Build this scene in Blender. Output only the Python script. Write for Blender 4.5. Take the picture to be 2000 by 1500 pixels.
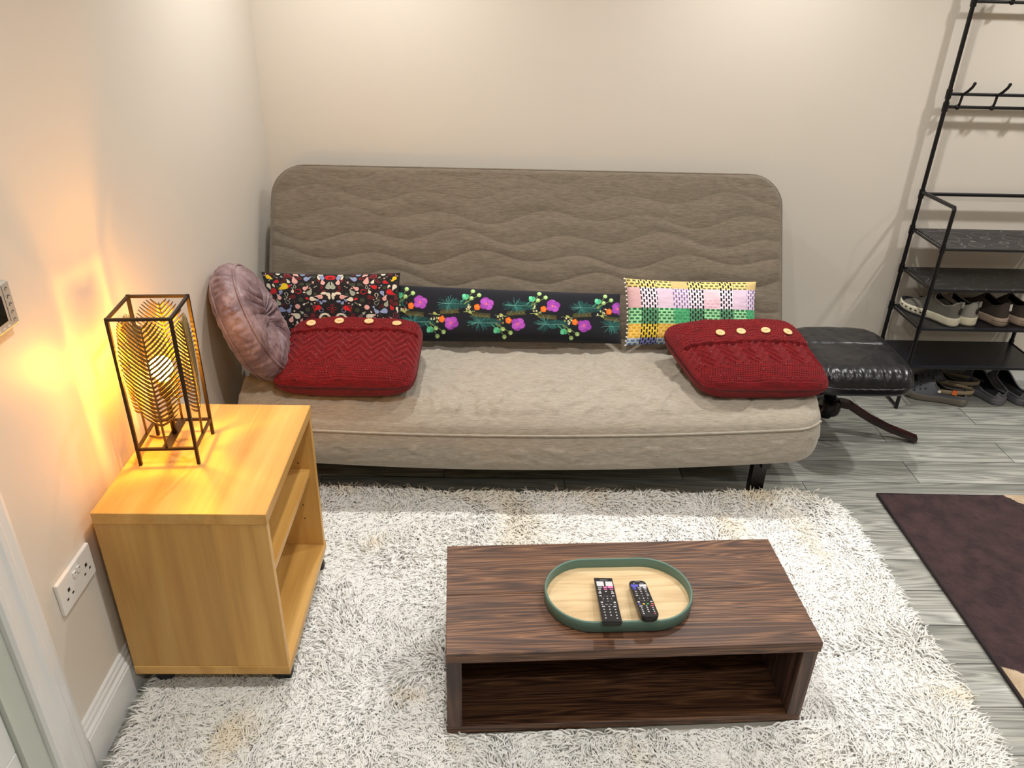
import bpy, bmesh, math, random
import numpy as np
from mathutils import Vector, Matrix
PI = math.pi
random.seed(7); RNG = np.random.default_rng(7)
for o in list(bpy.data.objects): bpy.data.objects.remove(o)
S = bpy.context.scene
COL = S.collection

# ------------------------------------------------------------------ camera
CAM = dict(f=1542.5, pos=(0.933, -3.2817, 1.7059), yaw=-0.0256, pitch=0.4963, roll=0.0274)
def cam_axes():
    yw, pt, rl = CAM['yaw'], CAM['pitch'], CAM['roll']
    cy, sy = math.cos(yw), math.sin(yw)
    f0 = Vector((-sy, cy, 0)); r0 = Vector((cy, sy, 0)); u0 = Vector((0, 0, 1))
    f = f0*math.cos(pt) - u0*math.sin(pt); u = u0*math.cos(pt) + f0*math.sin(pt)
    return r0*math.cos(rl) + u*math.sin(rl), u*math.cos(rl) - r0*math.sin(rl), f
cr, cu, cf = cam_axes()
cd = bpy.data.cameras.new('camera'); cam = bpy.data.objects.new('camera', cd); COL.objects.link(cam)
cd.sensor_width = 36; cd.lens = CAM['f']/2000*36; cd.clip_start = .05
M = Matrix(((cr.x, cu.x, -cf.x, CAM['pos'][0]), (cr.y, cu.y, -cf.y, CAM['pos'][1]), (cr.z, cu.z, -cf.z, CAM['pos'][2]), (0, 0, 0, 1)))
cam.matrix_world = M; S.camera = cam

# ------------------------------------------------------------------ light
w = bpy.data.worlds.new('world'); S.world = w; w.use_nodes = True
w.node_tree.nodes['Background'].inputs[0].default_value = (.8, .85, .95, 1)
w.node_tree.nodes['Background'].inputs[1].default_value = .1
S.view_settings.view_transform = 'Standard'; S.view_settings.look = 'None'
S.view_settings.gamma = 1; S.view_settings.use_curve_mapping = False
S.view_settings.exposure = 0.8
ROOM_W, ROOM_D, ROOM_H = 4.9, 4.4, 2.4
def downlight(x, y, power, col=(1, .972, .94), size=.04):
    l = bpy.data.lights.new('downlight', 'SPOT'); l.spot_size = math.radians(140); l.spot_blend = 1; l.shadow_soft_size = size; l.energy = power; l.color = col
    o = bpy.data.objects.new('downlight', l); o.location = (x, y, ROOM_H-.02); COL.objects.link(o)
for x, y, p in ((.5, -.56, 46), (1.95, -.56, 46), (3.4, -.56, 50), (.9, -2.0, 38), (2.4, -2.0, 31), (3.9, -2.0, 36), (1.3, -3.4, 36), (3.6, -3.4, 30)):
    downlight(x, y, p)

# ------------------------------------------------------------------ helpers
def s2l(c):
    c = np.asarray(c, float)
    return np.where(c <= .04045, c/12.92, ((c+.055)/1.055)**2.4)
def rgb(r, g, b): return tuple(float(v) for v in s2l(np.array([r, g, b])/255.)) + (1,)
def setp(o, label=None, cat=None, group=None, kind=None):
    if label: o['label'] = label
    if cat: o['category'] = cat
    if group: o['group'] = group
    if kind: o['kind'] = kind
    return o
def thing(name, label, cat, loc=(0, 0, 0), rz=0, group=None):
    o = bpy.data.objects.new(name, None); COL.objects.link(o); o.empty_display_size = .05
    o.location = loc; o.rotation_euler = (0, 0, rz)
    return setp(o, label, cat, group)
def link(name, me, mat, parent=None, smooth=False):
    o = bpy.data.objects.new(name, me); COL.objects.link(o)
    if mat is not None and len(me.materials) == 0: me.materials.append(mat)
    if parent is not None: o.parent = parent
    if smooth: me.polygons.foreach_set('use_smooth', [True]*len(me.polygons))
    return o
def obj(name, bm, mat, parent=None, smooth=False):
    me = bpy.data.meshes.new(name); bmesh.ops.recalc_face_normals(bm, faces=bm.faces); bm.to_mesh(me); bm.free()
    return link(name, me, mat, parent, smooth)
def npmesh(name, V, F, mat, parent=None, smooth=True, col=None, mats=None, midx=None):
    """V (n,3); F (m,4) or (m,3) int"""
    V = np.ascontiguousarray(V, np.float32); F = np.ascontiguousarray(F, np.int32); k = F.shape[1]
    me = bpy.data.meshes.new(name)
    me.vertices.add(len(V)); me.vertices.foreach_set('co', V.ravel())
    me.loops.add(F.size); me.loops.foreach_set('vertex_index', F.ravel())
    me.polygons.add(len(F)); me.polygons.foreach_set('loop_start', np.arange(0, F.size, k, dtype=np.int32))
    me.polygons.foreach_set('loop_total', np.full(len(F), k, np.int32))
    if smooth: me.polygons.foreach_set('use_smooth', np.ones(len(F), bool))
    me.update(calc_edges=True)
    if col is not None:
        a = me.color_attributes.new('Col', 'FLOAT_COLOR', 'POINT')
        c4 = np.ones((len(V), 4), np.float32); c4[:, :3] = col; a.data.foreach_set('color', c4.ravel())
    if mats:
        for m_ in mats: me.materials.append(m_)
        me.polygons.foreach_set('material_index', np.asarray(midx, np.int32))
    me.validate()
    return link(name, me, mat, parent)
def box(bm, x0, x1, y0, y1, z0, z1, bev=0, seg=2, rot=None):
    r = bmesh.ops.create_cube(bm, size=1)
    vs = r['verts']
    for v in vs:
        v.co = Vector((x0+(v.co.x+.5)*(x1-x0), y0+(v.co.y+.5)*(y1-y0), z0+(v.co.z+.5)*(z1-z0)))
        if rot is not None: v.co = rot @ v.co
    if bev > 0:
        es = list({e for v in vs for e in v.link_edges})
        bmesh.ops.bevel(bm, geom=es, offset=bev, segments=seg, affect='EDGES', profile=.5)
    return vs
def abox(name, x0, x1, y0, y1, z0, z1, mat, parent=None, bev=0, seg=2):
    bm = bmesh.new(); box(bm, x0, x1, y0, y1, z0, z1, bev, seg); return obj(name, bm, mat, parent)
def tube(bm, pts, r, n=10, closed=False, cap=True, flat=None):
    pts = [Vector(p) for p in pts]; N = len(pts); rings = []
    rr = r if isinstance(r, (list, tuple)) else [r]*N
    t0 = (pts[1]-pts[0]).normalized()
    up = Vector((0, 0, 1)) if abs(t0.z) < .9 else Vector((1, 0, 0))
    a = t0.cross(up).normalized()
    for i, p in enumerate(pts):
        if closed: t = (pts[(i+1) % N]-pts[i-1]).normalized()
        else: t = (pts[min(i+1, N-1)]-pts[max(i-1, 0)]).normalized()
        a = (a - t*a.dot(t)).normalized(); b = t.cross(a)
        fa, fb = flat if flat else (1, 1)
        rings.append([bm.verts.new(p + rr[i]*(math.cos(2*PI*k/n)*a*fa + math.sin(2*PI*k/n)*b*fb)) for k in range(n)])
    for i in range(N if closed else N-1):
        A, B = rings[i], rings[(i+1) % N]
        for k in range(n): bm.faces.new((A[k], A[(k+1) % n], B[(k+1) % n], B[k]))
    if cap and not closed: bm.faces.new(rings[0][::-1]); bm.faces.new(rings[-1])
def bar(bm, p, q, w, h=None, up=(0, 0, 1)):
    """rectangular bar from p to q"""
    h = h or w; p = Vector(p); q = Vector(q); t = (q-p).normalized(); u = Vector(up)
    if abs(t.dot(u)) > .95: u = Vector((0, 1, 0))
    a = t.cross(u).normalized(); b = a.cross(t)
    A = [bm.verts.new(c + a*sx*w/2 + b*sy*h/2) for c in (p, q) for sx, sy in ((-1, -1), (1, -1), (1, 1), (-1, 1))]
    for f in ((0, 1, 2, 3), (7, 6, 5, 4), (0, 4, 5, 1), (1, 5, 6, 2), (2, 6, 7, 3), (3, 7, 4, 0)): bm.faces.new([A[i] for i in f])
def lathe(bm, prof, n=24, mat=Matrix.Identity(4)):
    rings = []
    for r, z in prof:
        rings.append([bm.verts.new(mat @ Vector((r*math.cos(2*PI*k/n), r*math.sin(2*PI*k/n), z))) for k in range(n)])
    for A, B in zip(rings, rings[1:]):
        for k in range(n): bm.faces.new((A[k], A[(k+1) % n], B[(k+1) % n], B[k]))
    bm.faces.new(rings[0][::-1]); bm.faces.new(rings[-1])
def gridfaces(nu, nv, off=0, flip=False, wrapu=False):
    i, j = np.meshgrid(np.arange(nu if wrapu else nu-1), np.arange(nv-1), indexing='ij')
    i2 = (i+1) % nu
    a = i*nv+j; b = i2*nv+j; c_ = i2*nv+j+1; d = i*nv+j+1
    F = np.stack([a, b, c_, d], -1).reshape(-1, 4)+off
    return F[:, ::-1] if flip else F
def vnoise(x, y, seed=0):
    """smooth value noise, ~[-1,1]"""
    r = np.random.default_rng(seed); T = r.uniform(-1, 1, (64, 64))
    xi = np.floor(x).astype(int); yi = np.floor(y).astype(int); fx = x-xi; fy = y-yi
    fx = fx*fx*(3-2*fx); fy = fy*fy*(3-2*fy)
    g = lambda a, b: T[a % 64, b % 64]
    return (g(xi, yi)*(1-fx)+g(xi+1, yi)*fx)*(1-fy)+(g(xi, yi+1)*(1-fx)+g(xi+1, yi+1)*fx)*fy
def fbm(x, y, seed=0, o=4):
    s = 0; a = 1
    for k in range(o): s = s+a*vnoise(x*2**k+k*7.3, y*2**k-k*3.1, seed+k); a *= .5
    return s

# ------------------------------------------------------------------ materials
class NT:
    def __init__(s, name):
        s.m = bpy.data.materials.new(name); s.m.use_nodes = True; s.t = s.m.node_tree; s.b = s.t.nodes['Principled BSDF']
        s.out = s.t.nodes['Material Output']
    def n(s, typ, **kw):
        d = s.t.nodes.new(typ)
        for k, v in kw.items():
            if k.startswith('i_'):
                key = k[2:]; key = int(key) if key.isdigit() else key.replace('_', ' ')
                d.inputs[key].default_value = v
            else: setattr(d, k, v)
        return d
    def l(s, a, b): s.t.links.new(a, b)
    def coord(s, scale=(1, 1, 1), kind='Object'):
        tc = s.n('ShaderNodeTexCoord'); mp = s.n('ShaderNodeMapping'); mp.inputs['Scale'].default_value = scale
        s.l(tc.outputs[kind], mp.inputs[0]); return mp.outputs[0]
    def noise(s, vec, scale, detail=4, rough=.5, dist=0):
        d = s.n('ShaderNodeTexNoise', i_Scale=scale, i_Detail=detail, i_Roughness=rough, i_Distortion=dist); s.l(vec, d.inputs['Vector']); return d.outputs['Fac']
    def ramp(s, fac, stops):
        d = s.n('ShaderNodeValToRGB'); e = d.color_ramp.elements
        while len(e) < len(stops): e.new(.5)
        for el, (p, c) in zip(e, stops): el.position = p; el.color = c
        s.l(fac, d.inputs[0]); return d.outputs[0]
    def mix(s, fac, a, b, mode='MIX'):
        d = s.n('ShaderNodeMix', data_type='RGBA', blend_type=mode)
        for v, i in ((fac, 0), (a, 6), (b, 7)):
            if hasattr(v, 'links'): s.l(v, d.inputs[i])
            else: d.inputs[i].default_value = v
        return d.outputs[2]
    def bump(s, h, strength=.3, dist=.001):
        d = s.n('ShaderNodeBump', i_Strength=strength, i_Distance=dist); s.l(h, d.inputs['Height'])
        s.l(d.outputs[0], s.b.inputs['Normal']); return d
    def base(s, c, rough=.5, metal=0, **kw):
        if hasattr(c, 'links'): s.l(c, s.b.inputs['Base Color'])
        else: s.b.inputs['Base Color'].default_value = c
        s.b.inputs['Roughness'].default_value = rough; s.b.inputs['Metallic'].default_value = metal
        for k, v in kw.items(): s.b.inputs[k.replace('_', ' ')].default_value = v
        return s.m
def flat(name, c, rough=.5, metal=0, bump=0, bscale=200, **kw):
    t = NT(name); t.base(c, rough, metal, **kw)
    v = t.coord(); f = t.noise(v, bscale, 3)
    hsv = t.mix(.12, c, t.ramp(f, [(.3, tuple(x*.8 for x in c[:3])+(1,)), (.7, tuple(min(1, x*1.15) for x in c[:3])+(1,))]))
    t.l(hsv, t.b.inputs['Base Color'])
    if bump: t.bump(f, bump, .001)
    return t.m
M_ = {}
def paint(name, c, rough=.45):
    t = NT(name); v = t.coord(); f = t.noise(v, 260, 3); g = t.noise(v, 3, 2)
    t.base(t.mix(g, c, tuple(x*.97 for x in c[:3])+(1,)), rough); t.bump(f, .12, .0008); return t.m
M_['wall'] = paint('wall_paint', rgb(220, 213, 201), .45)
M_['ceiling'] = paint('ceiling_paint', rgb(238, 236, 230), .8)
M_['gloss'] = paint('gloss_white_paint', rgb(228, 230, 229), .25)
M_['doorpaint'] = paint('door_paint', rgb(196, 203, 194), .3)
def wood(name, stops, axis='x', gscale=1, rough=.4, ring=18, bump=.15, attr=False, st=9, mottle=0):
    t = NT(name); sc = {'x': (1, st, st), 'y': (st, 1, st), 'z': (st, st, 1)}[axis]
    tc = t.n('ShaderNodeTexCoord'); src = tc.outputs['Object']
    if attr:
        at = t.n('ShaderNodeVertexColor', layer_name='Col'); ad = t.n('ShaderNodeVectorMath', operation='MULTIPLY_ADD')
        t.l(at.outputs[0], ad.inputs[0]); ad.inputs[1].default_value = (37, 23, 11); t.l(src, ad.inputs[2]); src = ad.outputs[0]
    mp = t.n('ShaderNodeMapping'); mp.inputs['Scale'].default_value = tuple(a*gscale for a in sc); t.l(src, mp.inputs[0]); v = mp.outputs[0]
    warp = t.noise(v, .8, 3, .5, .6)
    mul = t.n('ShaderNodeMath', operation='MULTIPLY', i_1=ring); t.l(warp, mul.inputs[0])
    sn = t.n('ShaderNodeMath', operation='FRACT'); t.l(mul.outputs[0], sn.inputs[0])
    pp = t.n('ShaderNodeMath', operation='PINGPONG', i_1=.5); t.l(mul.outputs[0], pp.inputs[0])
    m2 = t.n('ShaderNodeMath', operation='MULTIPLY', i_1=2); t.l(pp.outputs[0], m2.inputs[0])
    mp2 = t.n('ShaderNodeMapping'); mp2.inputs['Scale'].default_value = tuple(a*gscale*(1 if a == 1 else 3) for a in sc); t.l(src, mp2.inputs[0])
    fine = t.noise(mp2.outputs[0], 6, 4, .65)
    mx = t.n('ShaderNodeMath', operation='MULTIPLY_ADD', i_1=.45); t.l(m2.outputs[0], mx.inputs[0])
    m3 = t.n('ShaderNodeMath', operation='MULTIPLY', i_1=.6); t.l(fine, m3.inputs[0]); t.l(m3.outputs[0], mx.inputs[2])
    c = t.ramp(mx.outputs[0], stops)
    if attr:
        sx = t.n('ShaderNodeSeparateColor'); t.l(at.outputs[0], sx.inputs[0])
        mr = t.n('ShaderNodeMapRange'); mr.inputs[3].default_value = .86; mr.inputs[4].default_value = 1.08; t.l(sx.outputs[2], mr.inputs[0])
        cc = t.n('ShaderNodeCombineColor')
        for i in range(3): t.l(mr.outputs[0], cc.inputs[i])
        c = t.mix(1.0, c, cc.outputs[0], 'MULTIPLY')
    if mottle:
        mo = t.noise(v, 2.2, 3, .6); c = t.mix(mottle, c, t.ramp(mo, [(.36, (.32, .28, .28, 1)), (.58, (1, 1, 1, 1))]), 'MULTIPLY')
        mp3 = t.n('ShaderNodeMapping'); mp3.inputs['Scale'].default_value = (1, 14, 14); t.l(src, mp3.inputs[0])
        sp = t.noise(mp3.outputs[0], 28, 2, .7); c = t.mix(t.ramp(sp, [(.74, (0, 0, 0, 1)), (.80, (.6, .6, .6, 1))]), c, rgb(170, 150, 134))
    t.base(c, rough); t.bump(mx.outputs[0], bump, .001); return t.m
M_['floor'] = wood('grey_wood_plank', [(.15, rgb(106, 106, 101)), (.4, rgb(136, 137, 131)), (.6, rgb(158, 159, 151)), (.9, rgb(184, 184, 175))], 'x', 1.1, .34, 14, .1, True, 13)
M_['birch'] = wood('birch_veneer', [(.1, rgb(186, 138, 70)), (.5, rgb(208, 160, 86)), (.9, rgb(222, 178, 104))], 'x', .5, .36, 5, .05, True)
M_['darkwood'] = wood('dark_stained_pine', [(.10, rgb(36, 24, 20)), (.38, rgb(74, 49, 37)), (.62, rgb(112, 77, 54)), (.95, rgb(162, 120, 86))], 'x', 1.2, .42, 15, .7, True, 20, .4)
M_['oak'] = wood('oak_veneer', [(.1, rgb(184, 154, 112)), (.5, rgb(208, 182, 138)), (.9, rgb(222, 200, 158))], 'x', 1.8, .5, 6, .05)
M_['legwood'] = wood('dark_red_wood', [(.1, rgb(24, 12, 12)), (.5, rgb(40, 20, 20)), (.9, rgb(62, 34, 32))], 'x', 2, .25, 6, .05)
M_['metal'] = flat('black_metal', rgb(20, 20, 23), .3, .3)
M_['bronze'] = flat('dark_bronze_metal', rgb(50, 42, 32), .4, .6)
M_['gold'] = flat('brushed_gold_metal', rgb(120, 102, 62), .42, .8)
M_['plastic'] = flat('white_plastic', rgb(232, 230, 226), .3)
M_['greyplastic'] = flat('grey_plastic', rgb(176, 170, 158), .4)
M_['black'] = flat('black_plastic', rgb(22, 22, 25), .35)
M_['screen'] = flat('screen_glass', rgb(24, 24, 16), .12)
M_['slot'] = flat('dark_slot', rgb(30, 28, 26), .7)
M_['green'] = flat('sage_green_lacquer', rgb(92, 122, 110), .4)
M_['button'] = wood('button_wood', [(.1, rgb(204, 156, 100)), (.5, rgb(228, 182, 128)), (.9, rgb(240, 202, 152))], 'x', 8, .5, 3, .05)
def fabric(name, c, c2, scale=900, rough=.95, sheen=.3, bump=.25, attr=False, streak=True):
    t = NT(name); v = t.coord((1, 1, 1)); f = t.noise(v, scale, 2)
    v2 = t.coord((.12, 1, 1)); g = t.noise(v2, 260, 3, .7)
    if attr:
        at = t.n('ShaderNodeVertexColor', layer_name='Col'); col = t.mix(.15, at.outputs[0], t.mix(f, (0, 0, 0, 1), (1, 1, 1, 1)), 'OVERLAY')
    else:
        k = t.ramp(g, [(.3, c), (.7, c2)]); col = k
    t.base(col, rough); t.b.inputs['Sheen Weight'].default_value = sheen; t.b.inputs['Sheen Roughness'].default_value = .5
    t.bump(g if streak else f, bump, .0006); return t.m
M_['sofa'] = fabric('beige_linen', rgb(138, 130, 116), rgb(171, 163, 149), bump=.6)
M_['sofaback'] = fabric('taupe_linen', rgb(90, 80, 66), rgb(117, 106, 91), bump=.6)
M_['print'] = fabric('printed_cotton', None, None, attr=True, sheen=.1, streak=False)
M_['knit'] = fabric('red_wool_knit', rgb(78, 4, 10), rgb(142, 12, 21), 1400, 1, .06, .8, streak=False)
def velvet():
    t = NT('mauve_velvet'); v = t.coord(); f = t.noise(v, 9, 5, .7, 1.5)
    v2 = t.coord((1, 1, .25)); g = t.noise(v2, 120, 3)
    c = t.ramp(f, [(.34, rgb(84, 62, 66)), (.5, rgb(118, 94, 97)), (.66, rgb(152, 128, 130))])
    t.base(c, .5); t.b.inputs['Sheen Weight'].default_value = .45; t.b.inputs['Sheen Roughness'].default_value = .35
    t.b.inputs['Sheen Tint'].default_value = rgb(230, 210, 210); t.bump(g, .35, .001); return t.m
M_['velvet'] = velvet()
def leather():
    t = NT('black_leather'); v = t.coord(); f = t.noise(v, 14, 4, .6, .8); g = t.noise(v, 380, 2)
    t.base(rgb(13, 15, 21), .27); m = t.n('ShaderNodeMath', operation='MULTIPLY_ADD', i_1=.12); t.l(g, m.inputs[0]); t.l(f, m.inputs[2]); t.bump(m.outputs[0], .35, .006); return t.m
M_['leather'] = leather()
def pile():
    t = NT('shag_wool'); at = t.n('ShaderNodeVertexColor', layer_name='Col'); t.base(at.outputs[0], .9)
    t.b.inputs['Sheen Weight'].default_value = .2
    t.b.inputs['Subsurface Weight'].default_value = 0
    return t.m
M_['pile'] = pile()
M_['backing'] = flat('rug_backing', rgb(214, 210, 198), .95, bump=.4)
M_['matpile'] = fabric('mat_pile', None, None, 700, attr=True, sheen=.05, bump=.8, streak=False)
M_['matedge'] = flat('mat_edge_binding', rgb(34, 22, 24), .8)
def shelfmat():
    t = NT('black_shelf_vinyl'); v = t.coord((1, 1.3, 1)); d = t.n('ShaderNodeTexVoronoi', feature='F1', i_Scale=13); t.l(v, d.inputs[0])
    n = t.noise(v, 12, 3, .5, 1)
    c = t.ramp(d.outputs['Distance'], [(.0, rgb(26, 27, 31)), (.44, rgb(26, 27, 31)), (.475, rgb(128, 128, 128)), (.51, rgb(26, 27, 31))])
    t.base(t.mix(n, c, rgb(26, 27, 31)), .35); return t.m
M_['shelf'] = shelfmat()
M_['shelfplain'] = flat('black_shelf_board', rgb(22, 25, 34), .3)
M_['shoe_grey'] = flat('grey_knit_upper', rgb(112, 110, 102), .9, bump=.5, bscale=500)
M_['shoe_light'] = flat('light_grey_upper', rgb(150, 148, 142), .8, bump=.4, bscale=500)
M_['shoe_brown'] = flat('brown_knit_upper', rgb(70, 62, 56), .9, bump=.5, bscale=500)
M_['sole_cream'] = flat('cream_foam_sole', rgb(226, 222, 198), .6, bump=.1)
M_['sole_tan'] = flat('tan_foam_sole', rgb(188, 168, 150), .6, bump=.1)
M_['clog_rubber'] = flat('olive_grey_rubber', rgb(104, 98, 88), .6)
M_['clog_print'] = flat('mottled_grey_rubber', rgb(96, 100, 108), .6, bump=.6, bscale=60)
M_['clog_strap'] = flat('khaki_strap', rgb(138, 124, 98), .55)
M_['orange'] = flat('orange_tag', rgb(232, 112, 50), .5)
M_['slip_grey'] = flat('charcoal_rubber', rgb(98, 98, 104), .5)
M_['lining'] = flat('dark_lining', rgb(22, 22, 28), .95)
def emit(name, c, s):
    t = NT(name); t.b.inputs['Base Color'].default_value = c; t.b.inputs['Emission Color'].default_value = c; t.b.inputs['Emission Strength'].default_value = s; return t.m
M_['bulb'] = emit('lit_bulb_glass', (1, .40, .03, 1), 270)

# ------------------------------------------------------------------ room shell
def build_floor():
    V = []; F = []; C = []; pw, pl, g = .1445, .895, .0012
    y = -.43; rows = []
    k = 0
    r0 = int(math.floor((-.0+.575)/pw)) + 1
    for r in range(-32, r0+1):
        y1 = -.575 + r*pw; y0 = y1-pw          # row r spans y0..y1 ; row 0 = (-.72..-.575)
        sh = 2.988 if r % 2 == 0 else 2.54
        x = sh-pl*8
        while x < ROOM_W+.3:
            xa, xb = max(x, -.2), min(x+pl, ROOM_W+.2); ya, yb = max(y0, -ROOM_D-.2), min(y1, .2)
            if xb > xa+.01 and yb > ya+.002:
                b = len(V)
                c = RNG.random(3)
                e = .0015
                for (px, py, pz) in ((xa+g, ya+g, -.0012), (xb-g, ya+g, -.0012), (xb-g, yb-g, -.0012), (xa+g, yb-g, -.0012),
                                     (xa+g+e, ya+g+e, 0), (xb-g-e, ya+g+e, 0), (xb-g-e, yb-g-e, 0), (xa+g+e, yb-g-e, 0)):
                    V.append((px, py, pz)); C.append(c)
                F += [(b+4, b+5, b+6, b+7), (b, b+1, b+5, b+4), (b+1, b+2, b+6, b+5), (b+2, b+3, b+7, b+6), (b+3, b, b+4, b+7)]
            x += pl
    b = len(V)
    for px, py in ((-.2, -ROOM_D-.2), (ROOM_W+.2, -ROOM_D-.2), (ROOM_W+.2, .2), (-.2, .2)):
        V.append((px, py, -.003)); C.append((.1, .1, .1))
    for px, py in ((-.2, -ROOM_D-.2), (ROOM_W+.2, -ROOM_D-.2), (ROOM_W+.2, .2), (-.2, .2)):
        V.append((px, py, -.1)); C.append((.1, .1, .1))
    F += [(b, b+1, b+2, b+3), (b+7, b+6, b+5, b+4), (b, b+4, b+5, b+1), (b+1, b+5, b+6, b+2), (b+2, b+6, b+7, b+3), (b+3, b+7, b+4, b)]
    o = npmesh('floor', V, F, M_['floor'], smooth=False, col=np.array(C))
    gm = flat('floor_joint', rgb(70, 70, 66), .8); o.data.materials.append(gm)
    mi = np.zeros(len(F), np.int32); mi[-6:] = 1; o.data.polygons.foreach_set('material_index', mi)
    setp(o, kind='structure')
build_floor()
def struct(o): o['kind'] = 'structure'; return o
W, D, H = ROOM_W, ROOM_D, ROOM_H
struct(abox('wall_back', -.15, W+.15, 0, .15, -.02, H, M_['wall']))
struct(abox('wall_right', W, W+.15, -D, 0, -.02, H, M_['wall']))
struct(abox('wall_front', -.15, W+.15, -D-.15, -D, -.02, H, M_['wall']))
bm = bmesh.new()
box(bm, -.15, 0, -2.19, 0, -.02, H); box(bm, -.15, 0, -3.1, -2.19, 2.06, H); box(bm, -.15, 0, -D, -3.1, -.02, H)
struct(obj('wall_left', bm, M_['wall']))
struct(abox('ceiling', -.15, W+.15, -D-.15, .15, H, H+.1, M_['ceiling']))
def skirting(name, path_fn, mat=M_['gloss']):
    prof = [(0, 0), (.018, 0), (.018, .098), (.0155, .102), (.0155, .108), (.010, .114), (.010, .124), (.0065, .130), (.006, .137), (.003, .141), (0, .141)]
    bm = bmesh.new(); ends = path_fn
    rings = [[bm.verts.new(fn(d, z)) for d, z in prof] for fn in ends]
    n = len(prof)
    for k in range(n): bm.faces.new((rings[0][k], rings[0][(k+1) % n], rings[1][(k+1) % n], rings[1][k]))
    bm.faces.new(rings[0][::-1]); bm.faces.new(rings[1])
    return struct(obj(name, bm, mat))
skirting('baseboard_left', [lambda d, z: Vector((d, -2.068, z)), lambda d, z: Vector((d, -d, z))])
skirting('baseboard_back', [lambda d, z: Vector((d+.0001, -d, z)), lambda d, z: Vector((W, -d, z))])
# door casing and door on the left wall
def prism(name, prof, z0, z1, mat, parent=None):
    bm = bmesh.new(); A = [bm.verts.new((x, y, z0)) for x, y in prof]; B = [bm.verts.new((x, y, z1)) for x, y in prof]; n = len(prof)
    for k in range(n): bm.faces.new((A[k], A[(k+1) % n], B[(k+1) % n], B[k]))
    bm.faces.new(A[::-1]); bm.faces.new(B); return obj(name, bm, mat, parent)
struct(prism('trim_1', [(0, -2.068), (.012, -2.068), (.017, -2.072), (.019, -2.082), (.019, -2.100), (.022, -2.106), (.022, -2.120), (.019, -2.128), (.019, -2.155), (.022, -2.160), (.022, -2.172), (.016, -2.178), (0, -2.178), (-.005, -2.12)], 0, 2.16, M_['gloss']))
struct(prism('trim_2', [(.006, -2.1785), (.006, -2.232), (.010, -2.236), (.010, -2.242), (-.10, -2.242), (-.10, -2.1785)], 0, 2.06, M_['doorpaint']))
dr = bmesh.new(); box(dr, -.060, -.018, -3.09, -2.2425, .008, 2.05, .002)
dd = struct(obj('door_1', dr, M_['doorpaint']))
bm = bmesh.new(); box(bm, -.0185, .0, -3.06, -2.2428, .02, .30, .004); box(bm, -.0185, .0, -2.325, -2.2428, .30, 2.03, .004)
obj('door_panel_moulding', bm, M_['gloss'], dd)

# ------------------------------------------------------------------ socket and heating control on the left wall
def socket():
    t = thing('wall_socket', 'white double plug socket on the left wall beside the birch shelf unit', 'socket', (0, -1.926, .461))
    abox('face_plate', 0, .010, -.073, .073, -.043, .043, M_['plastic'], t, .003)
    for s in (-1, 1):
        bm = bmesh.new(); cy = s*.040
        box(bm, .0095, .0108, cy-.004, cy+.004, .000, .008)                       # earth
        box(bm, .0095, .0108, cy-.0145, cy-.0080, -.0155, -.0115); box(bm, .0095, .0108, cy+.008, cy+.0145, -.0155, -.0115)
        obj('pin_holes', bm, M_['slot'], t)['label'] = 'three dark pin slots'
    for s in (-1, 1):
        bm = bmesh.new(); box(bm, .009, .0145, s*.009-.0055, s*.009+.0055, .014, .028, .0015, rot=None)
        sw = obj('rocker_switch', bm, M_['plastic'], t)
        abox('indicator', .0143, .0149, s*.009-.003, s*.009+.003, .0245, .0265, M_['slot'], sw)
socket()
def thermostat():
    t = thing('thermostat', 'beige plastic heating control with dark screen high on the left wall', 'thermostat', (0, -1.937, 1.108))
    abox('housing', 0, .020, -.075, .060, -.044, .044, M_['greyplastic'], t, .004, 3)
    abox('display', .0195, .0208, -.060, .026, -.026, .024, M_['screen'], t, .0005)
    abox('panel_seam', .0198, .0204, .0335, .0345, -.030, .040, M_['slot'], t)
    for k in range(5):
        bm = bmesh.new(); z = .030-k*.0155
        tube(bm, [(.0205, .046+.0035*math.cos(a), z+.0035*math.sin(a)) for a in np.linspace(0, PI*1.2, 8)], .0005, 5)
        obj('key_symbol', bm, M_['slot'], t)
    for k in range(3):
        abox('status_light', .0202, .0208, -.012+k*.016, -.004+k*.016, -.036, -.034, M_['plastic'], t)
thermostat()

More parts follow.
